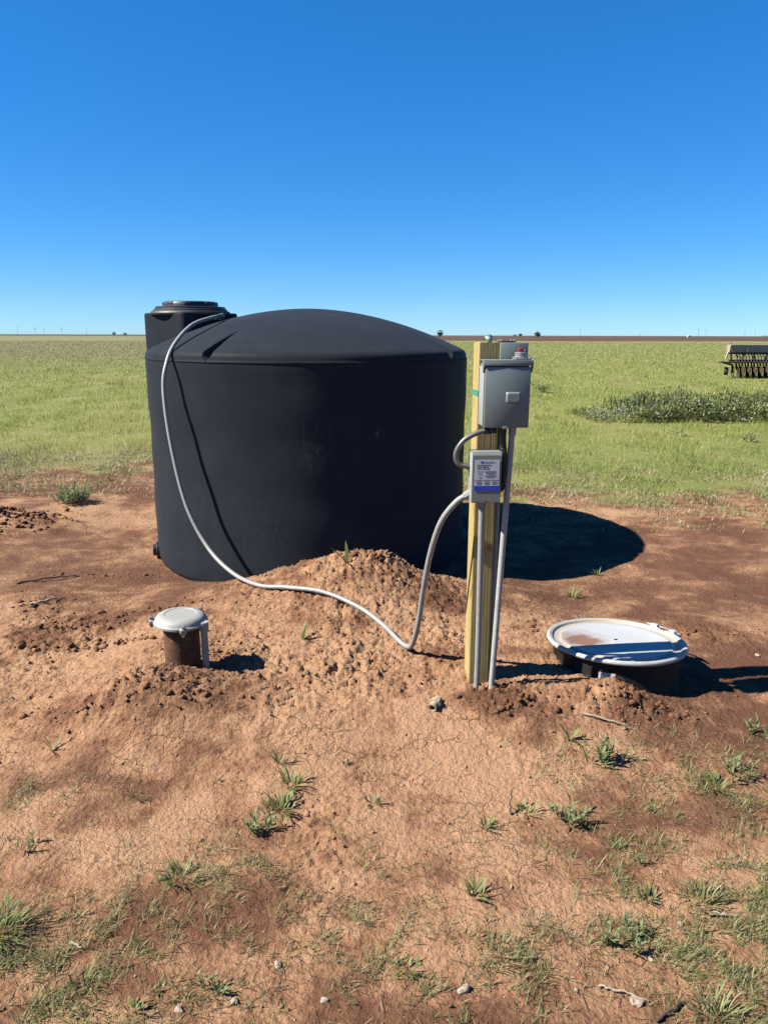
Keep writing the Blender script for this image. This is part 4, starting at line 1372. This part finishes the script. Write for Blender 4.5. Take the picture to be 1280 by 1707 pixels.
# ------------------------------------------------------------------ flowering weed thicket at right
def thicket():
    Vs = []; Fs = []; Cs = []; off = 0
    def push(V, F, C):
        nonlocal off
        Vs.append(V); Fs.append(F + off); Cs.append(C); off += len(V)
    n = 46000
    x = rng.uniform(3.9, 11.0, n); y0 = 14.9 + rng.uniform(-1, 1, n) * 1.0 + .25 * noise(x * .9, x * 0, 3)
    left = ss(3.9, 5.4, x)
    k = rng.rand(n) < (.25 + .75 * left) * np.clip(.75 + 1.3 * fbm(x * 1.4, y0 * 1.4, 85, 3), .1, 1)
    x = x[k]; y0 = y0[k]; left = left[k]; n = len(x)
    rel = np.clip((y0 - 13.8) / 2.0, 0, 1)
    top = (.08 + .36 * left * (.5 + .5 * np.sqrt(rel))) * (1 + .55 * fbm(x * 1.5, y0 * 1.5, 81, 3))
    b = np.stack([x, y0, rng.rand(n) ** .7 * top], 1)
    c = np.where(rng.rand(n, 1) < .75, np.array([.25, .31, .10]), np.array([.44, .48, .19])) * rng.uniform(.6, 1.4, (n, 1))
    push(*leaf_strips(b, rng.uniform(0, 6.28, n), rng.uniform(.035, .085, n), rng.uniform(.014, .030, n), rng.uniform(.2, 1.5, n), rng.uniform(0, .8, n), c, 2))
    # upright stems poking out
    m = 500
    x = rng.uniform(4.6, 11, m); y = rng.uniform(14.2, 15.8, m)
    b = np.stack([x, y, np.full(m, .1)], 1)
    push(*leaf_strips(b, rng.uniform(0, 6.28, m), rng.uniform(.22, .50, m), rng.uniform(.012, .025, m), rng.uniform(0, .35, m), rng.uniform(0, .5, m), np.tile(np.array([.10, .13, .05]), (m, 1)), 3))
    # pale flowers
    m = 700
    x = 4.0 + 7 * rng.rand(m) ** 1.25; y = rng.uniform(13.75, 15.2, m)
    z = rng.rand(m) * (.10 + .26 * ss(3.9, 5.4, x)) + .05
    b = np.stack([x, y, z], 1)
    for q in range(2):
        push(*leaf_strips(b, rng.uniform(0, 6.28, m), rng.uniform(.018, .042, m), rng.uniform(.02, .038, m), rng.uniform(.3, 1.4, m), np.zeros(m), np.tile(np.array([.72, .72, .70]), (m, 1)) * rng.uniform(.75, 1.05, (m, 1)), 2))
    o = tri_mesh('flowering_thicket', np.concatenate(Vs), np.concatenate(Fs), np.concatenate(Cs), M_LEAF)
    tag(o, 'long dark green weed thicket with small white flowers in the field', 'weeds', kind='stuff')
thicket()

# ------------------------------------------------------------------ stones and twigs
def stone(x, y, s, label):
    bm = bmesh.new(); bmesh.ops.create_icosphere(bm, subdivisions=2, radius=1)
    a = rng.uniform(.65, 1.2, 3); ph = rng.uniform(0, 6, 3)
    for v in bm.verts:
        k = 1 + .18 * math.sin(3 * v.co.x + ph[0]) + .15 * math.sin(4 * v.co.y + ph[1]) + rng.uniform(-.16, .16)
        v.co = Vector((v.co.x * a[0] * k * s, v.co.y * a[1] * k * s, v.co.z * .6 * k * s))
    me = bpy.data.meshes.new('stone'); bm.to_mesh(me); bm.free()
    o = link('stone', me, M_STONE, loc=(x, y, gz(x, y) + s * .25))
    o.rotation_euler = (0, 0, rng.rand() * 6)
    tag(o, label, 'stone', 'pale stones on the soil')
for st in ((-.495, 1.466, .011, 'angular pale stone at lower left near bottom edge'), (-.363, 1.489, .010, 'pale stone right of the angular one at lower left'),
           (-.271, 1.592, .011, 'greyish stone above and right of the lower left pair'), (.835, 1.756, .012, 'white stone in the right foreground grass'),
           (.711, 1.634, .008, 'small white pebble below the wide silvery clump'), (.203, 1.520, .014, 'large pale stone near bottom edge right of centre'),
           (.627, 1.501, .014, 'flat tan stone in the lower right foreground'), (.088, 1.771, .007, 'small pebble on the crust at bottom centre'),
           (-.144, 1.488, .009, 'pale pebble at the very bottom near centre'), (1.894, 3.478, .013, 'pale pebble near right edge behind the drum shadow'),
           (.382, 1.882, .006, 'tiny pebble beside the bright broad leaved sprout'), (.486, 1.530, .007, 'tiny white pebble between the two big lower stones')):
    stone(*st)
# countless grit
def grit():
    iv, fi = ico()
    n = 420
    x = rng.uniform(-1.1, 1.3, n); y = rng.uniform(1.3, 2.6, n)
    s = rng.uniform(.0012, .0032, n)
    z = ground_z(x, y) + s * .4
    V = iv[None] * s[:, None, None] * rng.uniform(.7, 1.3, (n, 12, 1)) + np.stack([x, y, z], 1)[:, None]
    F = fi[None] + (np.arange(n) * 12)[:, None, None]
    C = np.repeat((np.array([.62, .50, .38]) * rng.uniform(.6, 1.1, (n, 1)))[:, None], 12, 1)
    o = tri_mesh('pale_grit', V.reshape(-1, 3), F.reshape(-1, 3), C.reshape(-1, 3), M_GRIT)
    tag(o, 'fine pale grit strewn over the foreground soil', 'grit', kind='stuff')
def mat_grit():
    t = NT('grit'); t.base(t.attr('col').outputs['Color']); t.set(.9, 0, .2); return t.m
M_GRIT = mat_grit()
grit()

def twig(pts, r, mat, label):
    P = [(x, y, gz(x, y) + r * 1.1 + dz) for x, y, dz in pts]
    m = MB(); sp = spline(P, 6); n = len(sp)
    sp = [q + Vector((rng.uniform(-1, 1), rng.uniform(-1, 1), rng.uniform(-.6, .6))) * r * .9 for q in sp]
    m.tube(sp, [r * (1 - .6 * i / n) * (1 + .15 * math.sin(i * 2.3)) for i in range(n)], 7)
    o = m.build('twig', mat, None, 60)
    tag(o, label, 'twig')
twig([(.545, 1.545, 0), (.59, 1.53, .004), (.66, 1.50, .002)], .004, M_TWIG, 'pale bent twig in the lower right foreground')
twig([(.66, 1.448, 0), (.71, 1.475, .006), (.745, 1.50, .002)], .005, M_TWIGD, 'dark stick in the lower right corner')
twig([(-.84, 1.665, .004), (-.80, 1.645, .008)], .004, M_TWIG, 'short pale straw in the lower left grass')
twig([(.93, 1.78, .003), (1.0, 1.765, .005)], .006, M_TWIG, 'pale chip of wood in the right foreground grass')
twig([(.436, 2.22, 0), (.44, 2.25, .03), (.446, 2.275, .055)], .004, M_TWIGD, 'dark dead stem standing beside a straggly sprout')
twig([(-2.111, 4.161, -0.004), (-2.025, 4.209, 0.01), (-1.968, 4.294, -0.006)], .009, M_TWIG, 'pale root lying on the soil left of the tank')
twig([(-2.423, 4.653, -0.004), (-2.245, 4.743, 0.01), (-2.103, 4.86, -0.006)], .008, M_TWIGD, 'dark strand in place of a shadowed crack in the damp hollow left of the tank')  # dark tube drawn where the soil only has a shadowed crack line
twig([(.82, 2.76, 0), (.93, 2.72, .004), (1.02, 2.70, .0)], .005, M_TWIG, 'bleached root half buried before the drum heap')

# ------------------------------------------------------------------ old grain drill at the right edge
def build_drill():
    Y = 29.5; x0 = 13.44; x1 = 16.9
    root = empty('grain_drill', (x0, Y, 0), 'old rusty grain drill with long grey seed hopper standing in the field', 'farm implement')
    S = []
    m = MB()
    M = Matrix(((0, 0, 1, 0), (1, 0, 0, 0), (0, 1, 0, 0), (0, 0, 0, 1)))
    m.prism([(Y + .10, .98), (Y + .30, .98), (Y + .36, 1.25), (Y + .04, 1.25)], x0 + .10, x1, M)
    hop = m.build('seed_hopper', M_GALV, root, 20)
    m = MB(); m.box(((x0 + x1) / 2 + .05, Y + .20, 1.262), (x1 - x0 - .08, .35, .018), None, .004); m.build('hopper_lid', M_GALV, hop, 20)
    m = MB(); m.prism([(Y + .09, .97), (Y + .31, .97), (Y + .37, 1.26), (Y + .03, 1.26)], x0 + .03, x0 + .098, M); m.build('end_panel', M_DIRTYW, root)
    m = MB(); m.box((x0 + .0, Y + .2, .86), (.05, .10, .28), Euler((0, R(14), 0))); m.build('end_bracket', M_DIRTYW, root)
    xs = x0 + .09
    for xx in (xs, x0 + .70, x0 + 1.78, x0 + 2.86):
        m = MB(); m.box((xx, Y - .015 + .05, 1.115), (.055, .05, .30), Euler((R(-24), 0, 0))); m.build('hopper_rib', M_IRON, root)
    m = MB(); m.box(((x0 + x1) / 2 + .05, Y + .2, .945), (x1 - x0 - .05, .20, .075)); m.build('frame_beam', M_IRON, root)
    for k in range(8):
        xx = x0 + .14 + k * .455
        m = MB(); m.box((xx, Y + .12, .77), (.06, .06, .32), Euler((0, R(8 if k % 2 else -10), 0))); m.build('frame_leg', M_IRON, root)
    m = MB(); m.box(((x0 + x1) / 2 - .18, Y - .12, .60), (x1 - x0 + .42, .34, .055)); m.build('foot_board', M_IRON, root)
    m = MB(); m.box(((x0 + x1) / 2, Y + .1, .66), (x1 - x0 - .1, .08, .09)); m.build('tool_bar', M_IRON, root)
    m = MB(); m.tube([(x0 - .38, Y - .2, .62), (x0 - .10, Y - .15, .555), (x0 + .12, Y - .1, .50), (x0 + .16, Y - .05, .20)], .045, 6); m.build('wheel_arm', M_IRON, root)
    # gauge wheel
    c = Vector((x0 - .08, Y - .05, .265))
    q = Matrix.Rotation(R(62), 4, 'Z') @ Matrix.Rotation(R(90), 4, 'X')
    m = MB(); m.lathe([(.10, -.06), (.14, -.07), (.155, -.035), (.155, .035), (.14, .07), (.10, .06)], c, 20, q, close=False)
    wh = m.build('gauge_wheel', M_TYRE, root, 40)
    m = MB(); m.lathe([(.09, -.03), (.03, -.04), (.03, .04), (.09, .03)], c, 16, q); m.build('wheel_rim', M_IRON, wh, 40)
    # big ground wheel behind
    # openers: disc, arm, spring and seed tube every 18 cm
    for k in range(28):
        xx = x0 + .30 + k * .118
        zz = .24 + .012 * math.sin(k * 2.1)
        yy = Y - .18 - (.12 if k % 2 else 0)
        q = Matrix.Rotation(R(8 if k % 2 else -8), 4, 'Z') @ Matrix.Rotation(R(90), 4, 'Y') @ Matrix.Rotation(R(12), 4, 'X')
        m = MB(); m.lathe([(.02, -.02), (.12, -.012), (.235, .0), (.12, .004), (.02, .0)], (xx, yy, zz), 20, q)
        dsc = m.build('opener_disc', M_IRON, root, 40)
        m = MB(); m.tube([(xx + .03, Y + .1, .62), (xx + .02, Y - .05, .45), (xx + .01, yy + .05, .27)], .022, 6); m.build('opener_arm', M_IRON, root)
        m = MB(); m.tube(spline([(xx, Y + .15, .95), (xx + .05, Y + .05, .78), (xx - .03, Y - .02, .60), (xx, yy + .12, .32)], 4), .024, 7); m.build('seed_tube', M_TYRE, root, 60)
        m = MB(); m.lathe([(.19, -.012), (.205, -.012), (.205, .012), (.19, .012), (.19, -.012)], (xx + .05, Y + .30 + .1 * (k % 2), .22), 18, Matrix.Rotation(R(20 if k % 2 else -14), 4, 'Z') @ Matrix.Rotation(R(90), 4, 'Y'), close=False); m.build('press_wheel', M_IRON, root, 40)
        if k % 2 == 0:
            m = MB()
            m.tube([(xx + .07 + .02 * math.cos(t * 2.1), Y - .05 - t * .012, .62 - t * .028) for t in range(14)], .010, 5); m.build('spring', M_IRON, root)
build_drill()

# ------------------------------------------------------------------ far things along the horizon
def far_tree(px, Y, h, w, label):
    x = (px - 640) / 1233 * Y * 1.0
    root = empty('tree', (x, Y, 0), label, 'tree', 'small trees on the horizon')
    m = MB(); m.tube([(0, 0, -.1), (.05 * h, 0, .25 * h), (0, 0, .6 * h)], [.05 * h, .04 * h, .02 * h], 6); m.build('trunk', M_BARK, root, loc=(0, 0, 0))
    n = 500
    d = rng.normal(0, 1, (n, 3)); d /= np.linalg.norm(d, axis=1)[:, None]
    d *= rng.rand(n, 1) ** .4
    b = d * np.array([w / 2, w / 2, h * .40]) + np.array([0, 0, h * .56])
    b *= 1 + .12 * np.sin(b * 3.1)
    c = np.array([.05, .075, .03]) * rng.uniform(.6, 1.5, (n, 1))
    V, F, C = leaf_strips(b, rng.uniform(0, 6.28, n), rng.uniform(.10, .2, n) * h, rng.uniform(.06, .12, n) * h, rng.uniform(0, 2.5, n), rng.uniform(0, .8, n), c, 2)
    o = tri_mesh('crown', V, F, C, M_LEAF); o.parent = root
for a in ((730, 620, 5.4, 5.0, 'small round tree on the horizon just right of the tank dome'), (888, 560, 4.6, 4.6, 'round bush tree on the horizon right of the electrical boxes'),
          (860, 900, 4.0, 4.4, 'low tree on the horizon directly above the junction box'), (851, 930, 2.8, 5.0, 'low bush on the horizon just left of the junction box tree'),
          (202, 1100, 5.0, 5.5, 'left of two tiny trees on the horizon left of the tank'), (220, 1120, 4.2, 5.0, 'right of two tiny trees on the horizon left of the tank'),
          (1262, 1000, 3.0, 20., 'low dark tree clump on the horizon above the grain drill')):
    far_tree(*a)

def far_pole(px, Y, h, label):
    x = (px - 640) / 1233 * Y
    root = empty('utility_pole', (x, Y, 0), label, 'utility pole', 'utility poles on the horizon')
    m = MB(); m.tube([(0, 0, -.2), (0, 0, h)], [.17, .13], 6); m.build('pole', M_POLE, root, loc=(0, 0, 0))
    m = MB(); m.box((0, 0, h * .93), (2.2, .14, .14)); m.build('crossarm', M_POLE, root, loc=(0, 0, 0))
for a in ((957, 1000, 9, 'utility pole on the horizon midway between boxes and grain drill'), (1148, 900, 10, 'left pole of the pair right of the white shed'), (1160, 960, 10, 'right pole of the pair right of the white shed'),
          (1223, 1000, 10.5, 'utility pole above the left end of the grain drill'), (1239, 1100, 9.5, 'utility pole above the grain drill hopper'), (1054, 1300, 6, 'short faint pole on the horizon left of the white shed'),
          (46, 1000, 11, 'utility pole on the left horizon, nearest the picture edge'), (158, 1000, 10, 'utility pole on the left horizon, nearest the tank')):
    far_pole(*a)

def turbine(px, Y, h, rot0, label):
    x = (px - 640) / 1233 * Y
    root = empty('wind_turbine', (x, Y, 0), label, 'wind turbine', 'wind turbines on the left horizon')
    m = MB(); m.tube([(0, 0, -2), (0, 0, h)], [1.6, 1.0], 8); m.build('tower', M_TURB, root, loc=(0, 0, 0))
    m = MB(); m.box((0, 0, h + 1), (3.5, 9, 3.5), None, .5); m.build('nacelle', M_TURB, root, loc=(0, 0, 0))
    for k in range(3):
        a = R(rot0 + 120 * k); L = h * .52
        m = MB(); m.tube([(0, -5, h + 1), (math.cos(a) * L * .25, -5, h + 1 + math.sin(a) * L * .25), (math.cos(a) * L, -5, h + 1 + math.sin(a) * L)], [.8, 1.3, .3], 5)
        m.build('blade', M_TURB, root, loc=(0, 0, 0))
for a in ((4, 8300, 62, 20, 'wind turbine at the extreme left of the horizon'), (75, 8000, 60, 75, 'second wind turbine from the left picture edge'), (89, 8600, 62, 40, 'third wind turbine from the left picture edge'), (118, 7800, 58, 100, 'fourth wind turbine from the left picture edge')):
    turbine(*a)

x = (1133 - 640) / 1233 * 950
root = empty('white_shed', (x, 950, 0), 'tiny white shed on the far horizon at right', 'shed')
m = MB(); m.box((0, 0, .8), (4, 4, 1.6)); m.build('wall', M_BUILD, root, loc=(0, 0, 0))
m = MB(); m.prism([(-2.2, 1.61), (2.2, 1.61), (0, 2.6)], -2.2, 2.2, Matrix(((1, 0, 0, 0), (0, 0, 1, 0), (0, 1, 0, 0), (0, 0, 0, 1)))); m.build('roof', M_BUILD, root, loc=(0, 0, 0))
